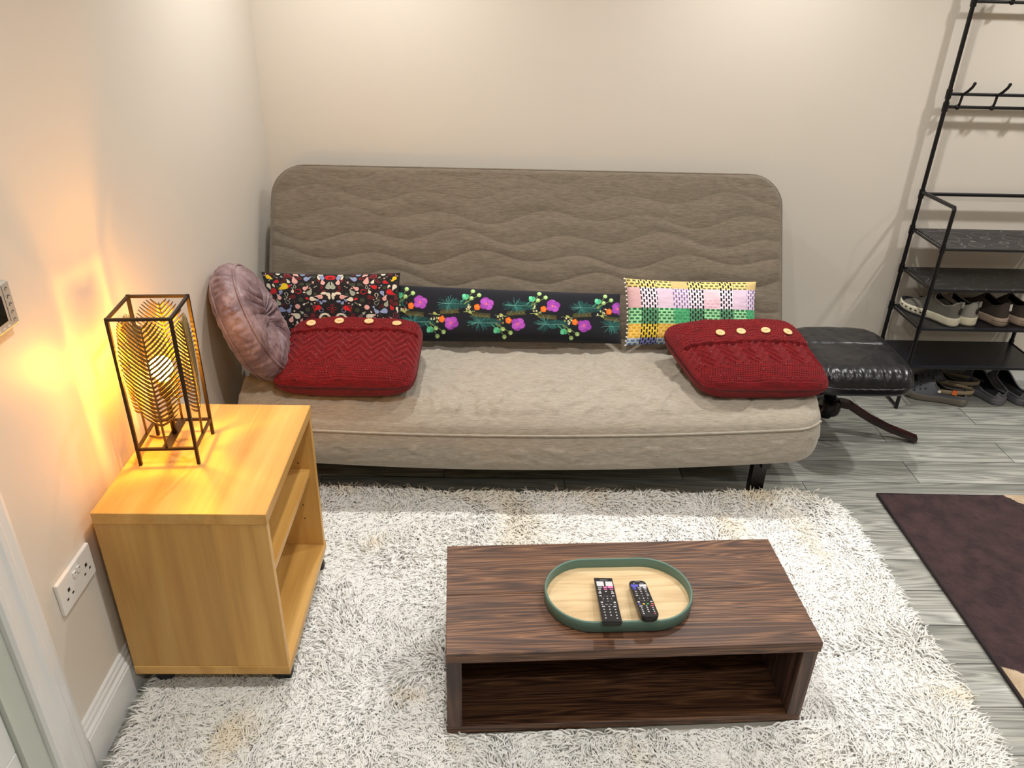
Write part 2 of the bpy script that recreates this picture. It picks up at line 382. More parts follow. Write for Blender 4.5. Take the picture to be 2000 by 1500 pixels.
# ------------------------------------------------------------------ sofa
SEAT_Z = .405
def seat_top(x, y):
    """height of the seat surface"""
    u = np.clip((x-.06)/1.99, 0, 1); sag = np.sin(PI*np.clip(u, 0, 1))
    front = np.clip((y+.70)/-.36, 0, 1)
    return SEAT_Z - .010*sag - front**2*(.012+.030*sag*(1-.3*u))
def sofa():
    t = thing('sofa_bed', 'wide beige quilted sofa bed against the back wall behind the shag rug', 'sofa', (0, 0, 0))
    # seat mattress : closed loft, profile in (y,z) swept over x with rounded ends
    nx, npf = 440, 150
    xs = np.linspace(0, 1, nx)
    # superellipse plan: x spacing densified at the ends
    ang = np.linspace(-PI/2, PI/2, nx); xs = .5+.5*np.sin(ang); xs = .75*xs+.25*np.linspace(0, 1, nx)
    X0, X1 = .055, 2.062; yb = -.45
    X = X0+(X1-X0)*xs
    P = np.zeros((nx, npf, 3))
    for i, x in enumerate(X):
        e = min(x-X0, X1-x); R = .115
        inset = 0 if e > R else R-math.sqrt(max(0, R*R-(R-e)**2))
        yf = -1.045+inset
        u = (x-X0)/(X1-X0)
        zt = lambda y: seat_top(x, y)
        zs = .345 - .045*math.sin(PI*min(1, max(0, (u*.93))))**.8 - .02*(1-u) + .015*u       # seam height along the front
        zb = .240 - .02 - .05*math.sin(PI*u)**.8 - .02*(1-u)
        te = min(1, e/.03); roll = math.sqrt(max(0, 1-(1-te)**2))                            # rolled side edge
        pts = []
        n1, n2, n3 = 80, 20, 30
        for k in range(n1):                 # top from back to front, curving down to seam
            s = k/(n1-1); s2 = s**.8; y = yb+(yf-yb)*s2
            z = float(zt(y)); d = (y-yf)
            if d < .11: z = zs+(z-zs)*math.sqrt(max(0, 1-((.11-d)/.11)**2))
            pts.append((y, z))
        for k in range(1, n2+1):            # front face, bulging
            s = k/n2; pts.append((yf-.016*math.sin(PI*s)-(.0 if k < n2 else 0), zs+(zb-zs)*s))
        for k in range(1, n3+1):
            s = k/n3; pts.append((yf+(yb-yf)*s, zb+.0*s+.01*math.sin(PI*s)))
        mm = len(pts)
        for k in range(npf-mm):
            s = (k+1)/(npf-mm+1); pts.append((yb, zb+(float(zt(yb))-zb)*s))
        pts = np.array(pts); zc = (zb+zs)/2
        pts[:, 1] = zc+(pts[:, 1]-zc)*(roll*.92+.08 if te < 1 else 1)
        P[i, :, 0] = x; P[i, :, 1:] = pts
    # wrinkles in the cloth
    x = P[:, :, 0]; y = P[:, :, 1]
    rg = lambda a: 1-np.abs(a)
    wr = .0045*np.clip(rg(fbm(x*5+2*fbm(x*2, y*2, 40, 2), y*9+x*3, 3, 3))-.55, 0, 1)+.0035*np.clip(rg(fbm(x*11-y*9, y*11, 9, 3))-.6, 0, 1)
    m = np.zeros((nx, npf)); m[:, :100] = 1; m[:, 72:82] = .1; m[:, 82:98] = 1.3
    P[:, :79, 2] += (wr*m*4.5)[:, :79]; zz_ = P[:, :, 2]; wf = .0075*np.clip(rg(fbm(x*7+zz_*14, zz_*15-x*4+5, 23, 3))-.5, 0, 1)+.006*np.clip(rg(fbm(x*5-zz_*16, zz_*11+x*3, 29, 3))-.55, 0, 1); P[:, 81:99, 1] -= (wf*1.6)[:, 81:99]*np.sin(np.linspace(0, PI, 18))[None]**.5
    seam = P[:, 79].copy()
    V = P.reshape(-1, 3); F = []
    i, j = np.meshgrid(np.arange(nx-1), np.arange(npf), indexing='ij'); j2 = (j+1) % npf
    F = np.stack([i*npf+j, (i+1)*npf+j, (i+1)*npf+j2, i*npf+j2], -1).reshape(-1, 4)[:, ::-1]
    capc = len(V); V = np.vstack([V, P[0].mean(0), P[-1].mean(0)])
    k = np.arange(npf); k2 = (k+1) % npf
    capA = np.stack([k, k2, np.full(npf, capc), np.full(npf, capc)], -1)
    F3 = np.vstack([np.stack([F[:, 0], F[:, 1], F[:, 2]], -1), np.stack([F[:, 0], F[:, 2], F[:, 3]], -1),
                    np.stack([k2, k, np.full(npf, capc)], -1)[:, ::-1], np.stack([(nx-1)*npf+k, (nx-1)*npf+k2, np.full(npf, capc+1)], -1)[:, ::-1]])
    st = npmesh('seat_mattress', V, F3, M_['sofa'], t)
    bm = bmesh.new(); tube(bm, [tuple(p+np.array([0, -.003, .001])) for p in seam[4:-4:3]], .0042, 8)
    obj('piping', bm, M_['sofa'], st, True)
    # back mattress : tilted slab with rounded top corners, quilted front
    bl, bh, th = 2.0, .68, .105
    O = Vector((1.057, -.505, .385)); ux = Vector((1, 0, 0)); tilt = math.radians(30)
    uy = Vector((0, math.sin(tilt), math.cos(tilt))); un = Vector((0, -math.cos(tilt), math.sin(tilt)))
    nu, nv = 620, 220; R = .125
    uu = np.linspace(-1, 1, nu); vv = np.linspace(0, 1, nv); U, Vv = np.meshgrid(uu, vv, indexing='ij')
    def half(v):        # half width at height v*bh with rounded top corners
        z = v*bh; d = np.clip(z-(bh-R), 0, R); return bl/2-R+np.sqrt(np.maximum(R*R-d*d, 0))
    vs = 1-(1-Vv)**1.25
    hx = half(vs); xx = U*hx; zz = vs*bh
    A, lam, sp = .021, .40, .082
    g = np.zeros_like(xx)
    for kk in range(-2, 11):
        line = kk*sp+A*np.sin(2*PI*xx/lam+kk*1.15)+.012*np.sin(2*PI*xx/.83+kk*2.1)
        g = np.maximum(g, np.exp(-((zz-line)/.0048)**2))
    puff = .006*(1-np.exp(-0)) 
    # puff: height relative to the nearest stitch line
    dist = np.full_like(xx, 9.)
    for kk in range(-2, 11):
        line = kk*sp+A*np.sin(2*PI*xx/lam+kk*1.15)+.012*np.sin(2*PI*xx/.83+kk*2.1); dist = np.minimum(dist, np.abs(zz-line))
    fade = .35+.65*np.clip((bh*.85-zz)/.3, 0, 1)
    h = .0075*np.sqrt(np.clip(dist/.04, 0, 1))*fade+.0025*fbm(xx*7, zz*14, 21, 3)
    edge = np.minimum(hx-np.abs(xx), bh-zz); edge = np.clip(edge/.02, 0, 1); h = h*edge-.012*(1-np.sqrt(1-(1-edge)**2))
    base = np.array(O)[None, None]+xx[..., None]*np.array(ux)+zz[..., None]*np.array(uy)
    Pf = base+h[..., None]*np.array(un)
    Pb = base-th*np.array(un)
    # perimeter gusset
    per = np.concatenate([np.stack([np.zeros(nv, int), np.arange(nv)], 1), np.stack([np.arange(1, nu), np.full(nu-1, nv-1)], 1), np.stack([np.full(nv-1, nu-1), np.arange(nv-2, -1, -1)], 1), np.stack([np.arange(nu-2, 0, -1), np.zeros(nu-2, int)], 1)])
    pf = Pf[per[:, 0], per[:, 1]]; pb = Pb[per[:, 0], per[:, 1]]; cen = np.array(O+uy*bh/2)
    ng = 9; G = np.zeros((len(per), ng, 3))
    outd = np.zeros_like(pf); nx_ = (pf-cen)@np.array(ux); ny_ = (pf-cen)@np.array(uy)
    ox = np.where(np.abs(nx_) > bl/2-R, (np.abs(nx_)-(bl/2-R))*np.sign(nx_), 0); oy = np.where(ny_ > bh/2-R, ny_-(bh/2-R), 0); nn = np.maximum(np.hypot(ox, oy), 1e-6)
    outd = (ox/nn)[:, None]*np.array(ux)+(oy/nn)[:, None]*np.array(uy)
    for k in range(ng):
        s = k/(ng-1); G[:, k] = pf*(1-s)+pb*s+outd*(.014*math.sin(PI*s))
    V = np.vstack([Pf.reshape(-1, 3), Pb.reshape(-1, 3), G.reshape(-1, 3)])
    F = np.vstack([gridfaces(nu, nv), gridfaces(nu, nv, nu*nv, True), gridfaces(len(per), ng, 2*nu*nv, False, True)])
    bk = npmesh('back_mattress', V, F, M_['sofaback'], t); bk['label'] = 'darker taupe quilted backrest'
    bm = bmesh.new(); q = pf[:nv+nu+nv-2:4]; tube(bm, [tuple(p+np.array(un)*.003) for p in q], .0042, 8)
    obj('piping', bm, M_['sofaback'], bk, True)
    # metal frame and legs
    bm = bmesh.new()
    for x in (.2, 1.89): bar(bm, (x, -1.0, .165), (x, -.12, .165), .03, .04)
    bar(bm, (.2, -.93, .15), (1.89, -.93, .15), .03, .02)
    bar(bm, (.2, -.30, .165), (1.89, -.30, .165), .03, .04)
    for k in range(9): bar(bm, (.3+k*.185, -.95, .168), (.3+k*.185, -.3, .168), .04, .01)
    for x in (.2, 1.89):
        bar(bm, (x, -.45, .18), (x, -.16, .70), .03, .03)
    obj('frame', bm, M_['metal'], t)
    for x, y in ((.2, -.945), (1.885, -.945), (.2, -.15), (1.885, -.15)):
        bm = bmesh.new(); zt = .235 if y < -.5 else .17
        box(bm, x-.025, x+.025, y-.018, y+.018, .004, zt, .002); box(bm, x-.027, x+.027, y-.02, y+.02, 0, .006, .001)
        obj('leg', bm, M_['metal'], t)
sofa()

# ------------------------------------------------------------------ cushions
def pillow(name, corners, T, mat, nu, nv, parent=None, col=None, pin=.03, p=.5, n=2.2, disp=None, floor_z=None, backcol=None, edge=.004, bulge=1.0, rnd=0, fb=(1, 1)):
    """corners BL,BR,TR,TL (mid-plane); front = side of normal (BR-BL)x(TL-BL)"""
    BL, BR, TR, TL = [np.array(c, float) for c in corners]
    uu = np.sin(np.linspace(-PI/2, PI/2, nu))*.35+np.linspace(-1, 1, nu)*.65; vv = np.sin(np.linspace(-PI/2, PI/2, nv))*.35+np.linspace(-1, 1, nv)*.65
    U, V = np.meshgrid(uu, vv, indexing='ij')
    U2 = U*(1-pin*(1-V**2)); V2 = V*(1-pin*1.2*(1-U**2))
    if rnd:
        U2, V2 = U2*np.sqrt(1-rnd*V**6), V2*np.sqrt(1-rnd*U**6)
    a = (U2+1)/2; b = (V2+1)/2
    B = ((1-a)*(1-b))[..., None]*BL+(a*(1-b))[..., None]*BR+(a*b)[..., None]*TR+((1-a)*b)[..., None]*TL
    N = np.cross(BR-BL, TL-BL); N /= np.linalg.norm(N)
    th = T/2*((1-np.abs(U)**n)*(1-np.abs(V)**n))**p+edge*.5
    th = th*bulge
    d = 0 if disp is None else disp(U, V)
    fr = B+(th*fb[0]+d)[..., None]*N; bk = B-(th*fb[1])[..., None]*N
    if floor_z is not None:
        for Q in (fr, bk):
            fz = floor_z(Q[..., 0], Q[..., 1]); low = Q[..., 2] < fz; Q[..., 2] = np.where(low, fz+.0005*0+(Q[..., 2]-fz)*.02, Q[..., 2])
    ru = np.concatenate([fr.reshape(-1, 3), bk.reshape(-1, 3)]); F = np.vstack([gridfaces(nu, nv), gridfaces(nu, nv, nu*nv, True)])
    # side strip joining the two sheets
    per = np.concatenate([np.arange(nv), np.arange(1, nu)*nv+nv-1, (nu-1)*nv+np.arange(nv-2, -1, -1), np.arange(nu-2, 0, -1)*nv])
    q = np.roll(per, -1); F = np.vstack([F, np.stack([per, q, q+nu*nv, per+nu*nv], -1)[:, ::-1]])
    c = None
    if col is not None:
        # sample the painted canvas at (U,V)
        Hc, Wc = col.shape[:2]
        ix = np.clip(((uu+1)/2*Wc).astype(int), 0, Wc-1); iy = np.clip(((1-(vv+1)/2)*Hc).astype(int), 0, Hc-1)
        cf_ = col[iy][:, ix].transpose(1, 0, 2); c = np.vstack([cf_.reshape(-1, 3), (cf_ if backcol is None else np.broadcast_to(np.array(backcol), cf_.shape)).reshape(-1, 3)])
    o = npmesh(name, ru, F, mat, parent, col=c)
    return o, dict(B=B, N=N, th=th, uu=uu, vv=vv, fr=fr)
class Canvas:
    def __init__(s, W, H, bg):
        s.W, s.H = W, H; s.c = np.zeros((H, W, 3)); s.c[:] = s2l(np.array(bg)/255.); s.Y, s.X = np.mgrid[0:H, 0:W].astype(float)
    def region(s, cx, cy, r):
        x0, x1 = int(max(0, cx-r)), int(min(s.W, cx+r+1)); y0, y1 = int(max(0, cy-r)), int(min(s.H, cy+r+1)); return slice(y0, y1), slice(x0, x1)
    def put(s, sl, mask, col): s.c[sl][mask] = s2l(np.array(col)/255.)
    def ell(s, cx, cy, rx, ry, col, ang=0):
        sl = s.region(cx, cy, max(rx, ry)+1); X = s.X[sl]-cx; Y = s.Y[sl]-cy; ca, sa = math.cos(ang), math.sin(ang)
        u = X*ca+Y*sa; v = -X*sa+Y*ca; s.put(sl, (u/rx)**2+(v/ry)**2 <= 1, col)
    def drop(s, cx, cy, r, ang, col, curl=.5, out=None, inner=None):
        def one(k, c_):
            sl = s.region(cx, cy, r*3.2); X = s.X[sl]-cx; Y = s.Y[sl]-cy; ca, sa = math.cos(ang), math.sin(ang)
            u = (X*ca+Y*sa)/r; v = (-X*sa+Y*ca)/r; v = v-curl*np.clip(u, 0, 3)**2*.35
            w = np.where(u < 0, np.sqrt(np.maximum(0, 1-u*u)), np.clip(1-u/2.1, 0, 1)**.9*1.0)
            m = (np.abs(v) <= w*k) & (u > -k) & (u < 2.1*k); s.put(sl, m, c_)
        if out: one(1.0, out); one(.72, col)
        else: one(1.0, col)
        if inner: one(.42, inner)
    def line(s, x0, y0, x1, y1, w, col):
        L = math.hypot(x1-x0, y1-y0)+1e-6; cx, cy = (x0+x1)/2, (y0+y1)/2
        sl = s.region(cx, cy, L/2+w+1); X = s.X[sl]-x0; Y = s.Y[sl]-y0; t = np.clip((X*(x1-x0)+Y*(y1-y0))/L/L, 0, 1)
        s.put(sl, np.hypot(X-t*(x1-x0), Y-t*(y1-y0)) <= w/2, col)
    def poly(s, pts, w, col):
        for a, b in zip(pts, pts[1:]): s.line(*a, *b, w, col)
def paisley_canvas():
    W_, H_ = 560, 300; c = Canvas(W_, H_, (17, 13, 16)); r = random.Random(5)
    cream = (216, 208, 186); blue = (132, 144, 178); sage = (150, 156, 138); olive = (52, 56, 38); maroon = (92, 18, 24); red = (190, 22, 28); pink = (214, 158, 150); yellow = (222, 186, 30); dk = (60, 12, 18)
    pal = [cream, blue, sage, olive, maroon, red, pink, sage, olive, maroon, blue, cream, dk, maroon, olive, pink]
    pts = []
    def ok(x, y, rr): return all((x-a)**2+(y-b)**2 > (rr+q)**2*1.05 for a, b, q in pts)
    for (x, y, rr) in ((0, 24, 26), (0, 150, 34), (0, 222, 44)): pts.append((x, y, rr))
    placed = []
    for att in range(9000):
        rr = r.uniform(10, 17) if att < 1500 else r.uniform(7, 12) if att < 5000 else r.uniform(4, 7); x = r.uniform(6, W_/2-3); y = r.uniform(2, H_-2)
        if ok(x, y, rr*1.05): pts.append((x, y, rr*1.05)); placed.append((x, y, rr))
    for x, y, rr in placed:
        colr = r.choice(pal); a = r.uniform(0, 2*PI); cu_ = r.choice([-1, 1])*r.uniform(.2, .9); st = r.random()
        for sgn in (-1, 1):
            X = W_/2+sgn*x; A_ = a if sgn > 0 else PI-a; C_ = cu_*sgn
            k = rr*.80
            if st < .2: c.drop(X, y, k, A_, (17, 13, 16), C_, out=colr if colr not in (olive, dk) else red)
            elif st < .4 and rr > 7: c.drop(X, y, k, A_, colr, C_, out=(150, 40, 44) if colr in (maroon, red) else tuple(min(255, v+30) for v in colr))
            elif st < .5: c.ell(X, y, k*.8, k*.8, colr)
            elif st < .56:
                for q in range(3): c.ell(X+(q-1)*5*sgn, y+(q-1)*3, 1.6, 1.6, cream)
            else: c.drop(X, y, k, A_, colr, C_)
    cx = W_/2
    c.ell(cx, 20, 22, 12, red); c.ell(cx, 22, 10, 7, (120, 10, 16))
    for s_ in (-1, 1):
        c.ell(cx+s_*34, 20, 9, 13, blue, s_*.5); c.ell(cx+s_*48, 22, 4, 12, cream, s_*.4)
        for k in range(9):
            a = PI*.15+k*.24; c.ell(cx+s_*(34+24*math.cos(a)), 226-34*math.sin(a), 5, 5, cream)
        c.ell(cx+s_*32, 226, 19, 27, (17, 13, 16)); c.drop(cx+s_*32, 230, 12, -PI/2, yellow, s_*.4)
        for k in range(5): c.ell(cx+s_*(44-k), 214+k*8, 4, 4, yellow)
        for k in range(5):
            a = -PI/2+(k-2)*.45; c.drop(cx+s_*28+13*math.cos(a), 106+13*math.sin(a), 4, a+PI, cream, 0)
        c.ell(cx+s_*9, 118, 4, 8, cream, s_*.3); c.drop(cx+s_*58, 164, 11, s_*.4 if s_ > 0 else PI-.4, red, .3*s_)
        c.ell(cx+s_*30, 134, 9, 5, blue)
    for k in range(4):
        a = k*PI/2; c.drop(cx+14*math.cos(a), 168+14*math.sin(a), 7, a+PI, (17, 13, 16), 0, out=(170, 36, 40))
    for a_ in (slice(0, 16), slice(W_-16, W_)): c.c[0:14, a_] = s2l(np.array((17, 13, 16))/255.)
    for sl_ in ((slice(0, 5), slice(None)), (slice(None), slice(0, 5)), (slice(None), slice(W_-5, W_)), (slice(H_-5, H_), slice(None))): c.c[sl_] = s2l(np.array((17, 13, 16))/255.)
    for x_, y_, k_, a_ in ((88, 66, 15, PI*.75), (24, 22, 10, .2), (540, 26, 9, 2.0)): c.drop(x_, y_, k_, a_, yellow, .5)
    return c.c
def floral_canvas():
    W_, H_ = 880, 214; c = Canvas(W_, H_, (12, 16, 26)); r = random.Random(3)
    def sprig(cx, cy, f, sc=1.0):
        """f=+1: buds point up, -1 down"""
        # pine burst
        px, py = cx+110, cy+6*f
        for k in range(64):
            a = r.uniform(0, 2*PI); L = r.uniform(24, 46)*sc; g = r.choice([(24, 78, 78), (36, 104, 98), (18, 58, 64), (64, 132, 120)])
            c.line(px, py, px+L*math.cos(a)*1.1, py+L*math.sin(a)*.86, 1.7, g)
        for k in range(22):
            t = k/22; bx = px+10+70*t; by = py-2*f
            for s_ in (-1, 1): c.line(bx, by, bx+12, by+s_*(19-9*t), 1.7, r.choice([(24, 84, 80), (30, 96, 88), (18, 62, 62)]))
        c.line(px-35, py-5*f, px+70, py-3*f, 1.6, (110, 160, 150))
        # mint bud
        c.line(px+48, py-10*f, px+64, py-26*f, 2.2, (96, 196, 150)); c.ell(px+68, py-32*f, 13, 11, (84, 190, 142)); c.ell(px+63, py-38*f, 8, 7, (112, 212, 164)); c.ell(px+74, py-37*f, 7, 7, (70, 172, 126))
        # olive needles
        for k in range(16):
            bx = cx+78+k*4.6; by = cy+36*f+k*-.4*f; c.line(bx, by, bx+5, by-8, 1.8, (96, 88, 36)); c.line(bx, by, bx+5, by+8, 1.8, (120, 108, 44))
        # stems with pale green buds
        for bx, by in ((-52, -52), (-58, -22), (-28, -36)):
            c.line(cx-88, cy+4*f, cx+bx, cy+by*f, 1.8, (120, 146, 84)); c.ell(cx+bx, cy+by*f, 8.5, 8.5, (158, 196, 120)); c.ell(cx+bx+1, cy+(by-3)*f, 4.5, 4, (196, 222, 160))
        for k in range(9):
            c.ell(cx-82+r.uniform(0, 34), cy+r.uniform(0, 34)*f, 3, 4.6, r.choice([(188, 190, 130), (120, 56, 36), (222, 214, 180), (150, 160, 84)]), r.uniform(-1, 1))
        c.line(cx-88, cy+34*f, cx-45, cy+30*f, 2, (160, 180, 110)); c.ell(cx-64, cy+36*f, 8, 4, (176, 186, 96), .4)
        # orange flower
        ox, oy = cx-36, cy+14*f
        c.line(ox, oy, cx, cy, 1.8, (210, 150, 160))
        for a in (0, 1.2, 2.4, 3.6, 4.9): c.ell(ox+6*math.cos(a), oy+7*math.sin(a), 6.5, 6.5, (240, 112, 30))
        c.ell(ox, oy, 6, 7, (250, 142, 50)); c.ell(ox-1, oy+1, 2.5, 3, (206, 80, 20))
        # purple flower
        for a, q in ((-1.8*f, 17), (-.3*f, 17), (.9*f, 16), (2.5*f, 15), (3.9*f, 15)):
            c.ell(cx+13*math.cos(a), cy+13*math.sin(a), q, q*.92, (112, 38, 130)); c.ell(cx+13*math.cos(a), cy+13*math.sin(a), q-1.6, q*.92-1.6, r.choice([(168, 74, 182), (182, 84, 196), (154, 62, 172)]))
        for a in np.arange(0, 6.28, .5): c.line(cx, cy, cx+15*math.cos(a), cy+15*math.sin(a), .9, (204, 120, 208))
        c.ell(cx, cy, 5, 5, (232, 84, 120)); c.ell(cx, cy, 2.2, 2.2, (250, 170, 160))
    for k in range(-1, 5):
        sprig(94+k*259, 66, 1); sprig(216+k*259, 144, -1)
    return c.c
def plaid_canvas():
    W_, H_ = 620, 330; c = np.zeros((H_, W_, 3)); Y, X = np.mgrid[0:H_, 0:W_].astype(float); u = X/W_; v = Y/H_
    def S_(*a): return np.array(a)/255.
    rows = [(0, .13, S_(226, 206, 132), S_(104, 96, 52)), (.13, .44, S_(222, 196, 210), S_(206, 156, 168)), (.44, .68, S_(158, 222, 166), S_(40, 110, 66)), (.68, .90, S_(240, 206, 110), S_(222, 168, 40)), (.90, 1.01, S_(186, 206, 226), S_(84, 122, 168))]
    bw, bh = 26/620*1.0, 1/15.
    def brick(horizontal, sx, sy):
        if horizontal:
            r_ = np.floor(v/sy); a = (u/sx+.5*(r_ % 2)) % 1; b = (v/sy) % 1; return (np.abs(a-.5) < .32) & (np.abs(b-.5) < .29)
        r_ = np.floor(u/sx); a = (v/sy+.5*(r_ % 2)) % 1; b = (u/sx) % 1; return (np.abs(a-.5) < .33) & (np.abs(b-.5) < .30)
    hb = brick(True, .040, .048); vb = brick(False, .0205, .083)
    for a, b, bg, fg in rows:
        m = (v >= a) & (v < b); c[m] = bg; c[m & hb] = fg
    cols = [(.09, .215, 'k'), (.215, .335, 'l'), (.335, .455, 'p'), (.455, .57, 'k'), (.57, .695, 'f'), (.695, .805, 'k'), (.805, .915, 'l'), (.915, 1.01, 'p')]
    pinkrow = (v >= .13) & (v < .44); grn = (v >= .44) & (v < .68); yel = (v >= .68) & (v < .90)
    c[pinkrow & (u < .09)] = S_(222, 182, 186)
    for a, b, k in cols:
        m = (u >= a) & (u < b)
        if k == 'l': c[m & pinkrow] = S_(222, 200, 220)
        if k == 'f': c[m & pinkrow] = S_(228, 202, 212); c[m & pinkrow & hb & (v > .28)] = S_(220, 176, 192)
        if k == 'p':
            c[m & pinkrow] = S_(226, 212, 232); c[m & pinkrow & vb] = S_(128, 100, 148); c[m & grn] = S_(84, 176, 122); c[m & grn & hb] = S_(56, 152, 98)
            c[m & (v < .13)] = S_(204, 180, 120); c[m & yel] = S_(238, 196, 90); c[m & yel & vb] = S_(250, 220, 140)
        if k == 'k':
            for aa, bb, bg in ((0, .13, S_(230, 208, 130)), (.13, .44, S_(238, 226, 240)), (.44, .68, S_(88, 150, 110)), (.68, .90, S_(238, 210, 70)), (.90, 1.1, S_(126, 140, 210))):
                c[m & (v >= aa) & (v < bb)] = bg
            c[m & vb] = S_(20, 12, 24)
            c[m & vb & grn] = S_(8, 34, 20)
    return s2l(c)
# bolster first (furthest back), then the two end cushions
fz = lambda x, y: seat_top(x, y)+.015
pillow('bolster_cushion', [(.56, -.606, .432), (1.408, -.606, .436), (1.402, -.512, .597), (.56, -.500, .612)], .085, M_['print'], 940, 230, col=floral_canvas(), pin=.012, n=3, p=.55, backcol=(.01, .012, .02))[0]
pb_ = bpy.data.objects['bolster_cushion']; setp(pb_, 'long dark bolster cushion printed with purple and orange flowers and pine sprigs', 'cushion')
o, _ = pillow('scatter_cushion', [(.100, -.622, .440), (.600, -.622, .440), (.578, -.500, .662), (.064, -.500, .655)], .085, M_['print'], 560, 300, col=paisley_canvas(), pin=.05, n=2.6, backcol=(.01, .008, .01), disp=lambda U, V: .0015*fbm(U*5, V*4, 5, 3))
setp(o, 'black scatter cushion with multicoloured paisley teardrop print beside the mauve velvet cushion', 'cushion')
o, _ = pillow('scatter_cushion', [(1.427, -.60, .428), (1.928, -.60, .428), (1.915, -.49, .648), (1.418, -.49, .652)], .11, M_['print'], 620, 330, col=plaid_canvas(), pin=.045, n=2.6, backcol=(.5, .35, .2), disp=lambda U, V: .0015*fbm(U*5, V*4, 15, 3))
setp(o, 'pastel patchwork check cushion in pink, green and yellow behind the right red cushion', 'cushion')
pl_o = o
# pompom trim on the left edge of the check cushion
bm = bmesh.new()
for k in range(17):
    s = k/16; a = np.array((1.427, -.60, .428))*(1-s)+np.array((1.418, -.49, .652))*s + np.array((.010*4*s*(1-s)-.003, -.004, 0))
    bmesh.ops.create_icosphere(bm, subdivisions=1, radius=.0042, matrix=Matrix.Translation(Vector(a)))
tr = obj('picot_trim', bm, M_['plastic'], pl_o, True); tr['label'] = 'pale beaded edge trim'

def knit_disp(seam_v):
    def f(U, V):
        x = U*.5; y = V*.5
        d = np.zeros_like(U)
        body = V < seam_v
        # cable chevrons
        band = (V > -.55) & body
        ph = np.abs(((U*3.0) % 1)-.5)*2
        chev = np.sin(2*PI*((V*5.2)+ph*1.5))
        d += np.where(band, .0046*np.clip(chev, -.6, 1), 0)
        st = np.sin(U*170)*np.sin((V*95)+2.0*np.abs(np.sin(U*85))); d += .0019*st
        d += np.where(V <= -.55, .0012*np.sin(V*150), 0)
        d += np.where((V > seam_v), .0016*np.sin(V*80+1.5*np.sin(U*24)), 0)
        # buttoned flap lies over the body
        d += np.where(V > seam_v, .009, 0)*np.clip((1-V)/.1, 0, 1)*np.clip((1-np.abs(U))/.05, 0, 1)
        d -= .006*np.exp(-((V-seam_v+.02)/.03)**2)*np.clip((1-np.abs(U))/.08, 0, 1)
        d += .004*fbm(U*3, V*3, 31, 3)
        return d*np.clip((1-np.abs(U))/.06, 0.1, 1)*np.clip((1-np.abs(V))/.06, .1, 1)
    return f
def red_cushion(corners, T, seam, label, bu, bv, seed, buttons, p=.42):
    o, g = pillow('knitted_cushion', corners, T, M_['knit'], 420, 420, pin=.015, n=3.6, p=p, disp=knit_disp(seam), floor_z=fz, rnd=.18, fb=(.78, 1.1))
    setp(o, label, 'cushion', None)
    N = g['N']
    # wool fuzz: fine short fibres standing off the surface
    r = np.random.default_rng(seed); fr = g['fr']; n = 5200
    ii = r.integers(2, 417, n); jj = r.integers(2, 417, n); P0 = fr[ii, jj]
    dirn = N[None]*.7+r.normal(0, .55, (n, 3)); dirn /= np.linalg.norm(dirn, axis=1)[:, None]
    Lh = r.uniform(.003, .008, n)[:, None]; sd = np.cross(dirn, r.normal(0, 1, (n, 3))); sd /= np.linalg.norm(sd, axis=1)[:, None]
    V = np.stack([P0-sd*.00025, P0+sd*.00025, P0+dirn*Lh], 1).reshape(-1, 3)
    fz_o = npmesh('wool_fuzz', V, np.arange(3*n).reshape(-1, 3), M_['knit'], o); fz_o['kind'] = 'stuff'
    n = 60; ii = r.integers(20, 400, n); jj = r.integers(10, 300, n); P0 = fr[ii, jj]+N*.0045; a1 = r.normal(0, 1, (n, 3)); a1 /= np.linalg.norm(a1, axis=1)[:, None]; a2 = np.cross(a1, N)
    V = np.stack([P0-a1*.0012, P0+a1*.0012, P0+a2*.0012], 1).reshape(-1, 3)
    lint = npmesh('lint_flecks', V, np.arange(3*n).reshape(-1, 3), M_['plastic'], o); lint['kind'] = 'stuff'; lint['label'] = 'pale lint flecks'
    for k, (u_, v_) in enumerate(buttons):
        i = int(np.argmin(np.abs(g['uu']-u_))); j = int(np.argmin(np.abs(g['vv']-v_)))
        c0 = fr[i, j]; tu = fr[i+6, j]-fr[i-6, j]; tv = fr[i, j+6]-fr[i, j-6]; nn = np.cross(tu, tv); nn /= np.linalg.norm(nn)
        nn = nn*.5+N*.5; nn /= np.linalg.norm(nn)
        q = Vector((0, 0, 1)).rotation_difference(Vector(nn)).to_matrix().to_4x4(); MM = Matrix.Translation(Vector(c0+nn*.003)) @ q
        bm = bmesh.new(); R = .0165
        lathe(bm, [(R*.9, -.001), (R, .0008), (R*.98, .0035), (R*.86, .0042), (R*.6, .0032), (R*.3, .003), (.0001, .003)], 26, MM)
        b = obj('button', bm, M_['button'], o, True)
        bm = bmesh.new()
        for sx in (-1, 1): lathe(bm, [(.0016, .0025), (.0016, .0036), (.0001, .0037)], 8, MM @ Matrix.Translation((sx*.003, 0, 0)))
        obj('thread_hole', bm, M_['slot'], b)
    return o
red_cushion([(.188, -1.005, .446), (.672, -1.005, .446), (.682, -.655, .518), (.215, -.660, .518)], .145, .40,
            'red cable-knit cushion with wooden buttons in front of the paisley cushion', 0, 0, 1, [(-.66, .56), (-.24, .60), (.2, .60), (.62, .58)])
red_cushion([(1.628, -.985, .446), (2.085, -.970, .444), (2.025, -.600, .525), (1.525, -.655, .520)], .145, .08,
            'red cable-knit cushion with wooden buttons overhanging the sofa near the black footstool', 0, 0, 2, [(-.34, .31), (.00, .37), (.36, .34), (.68, .31)])

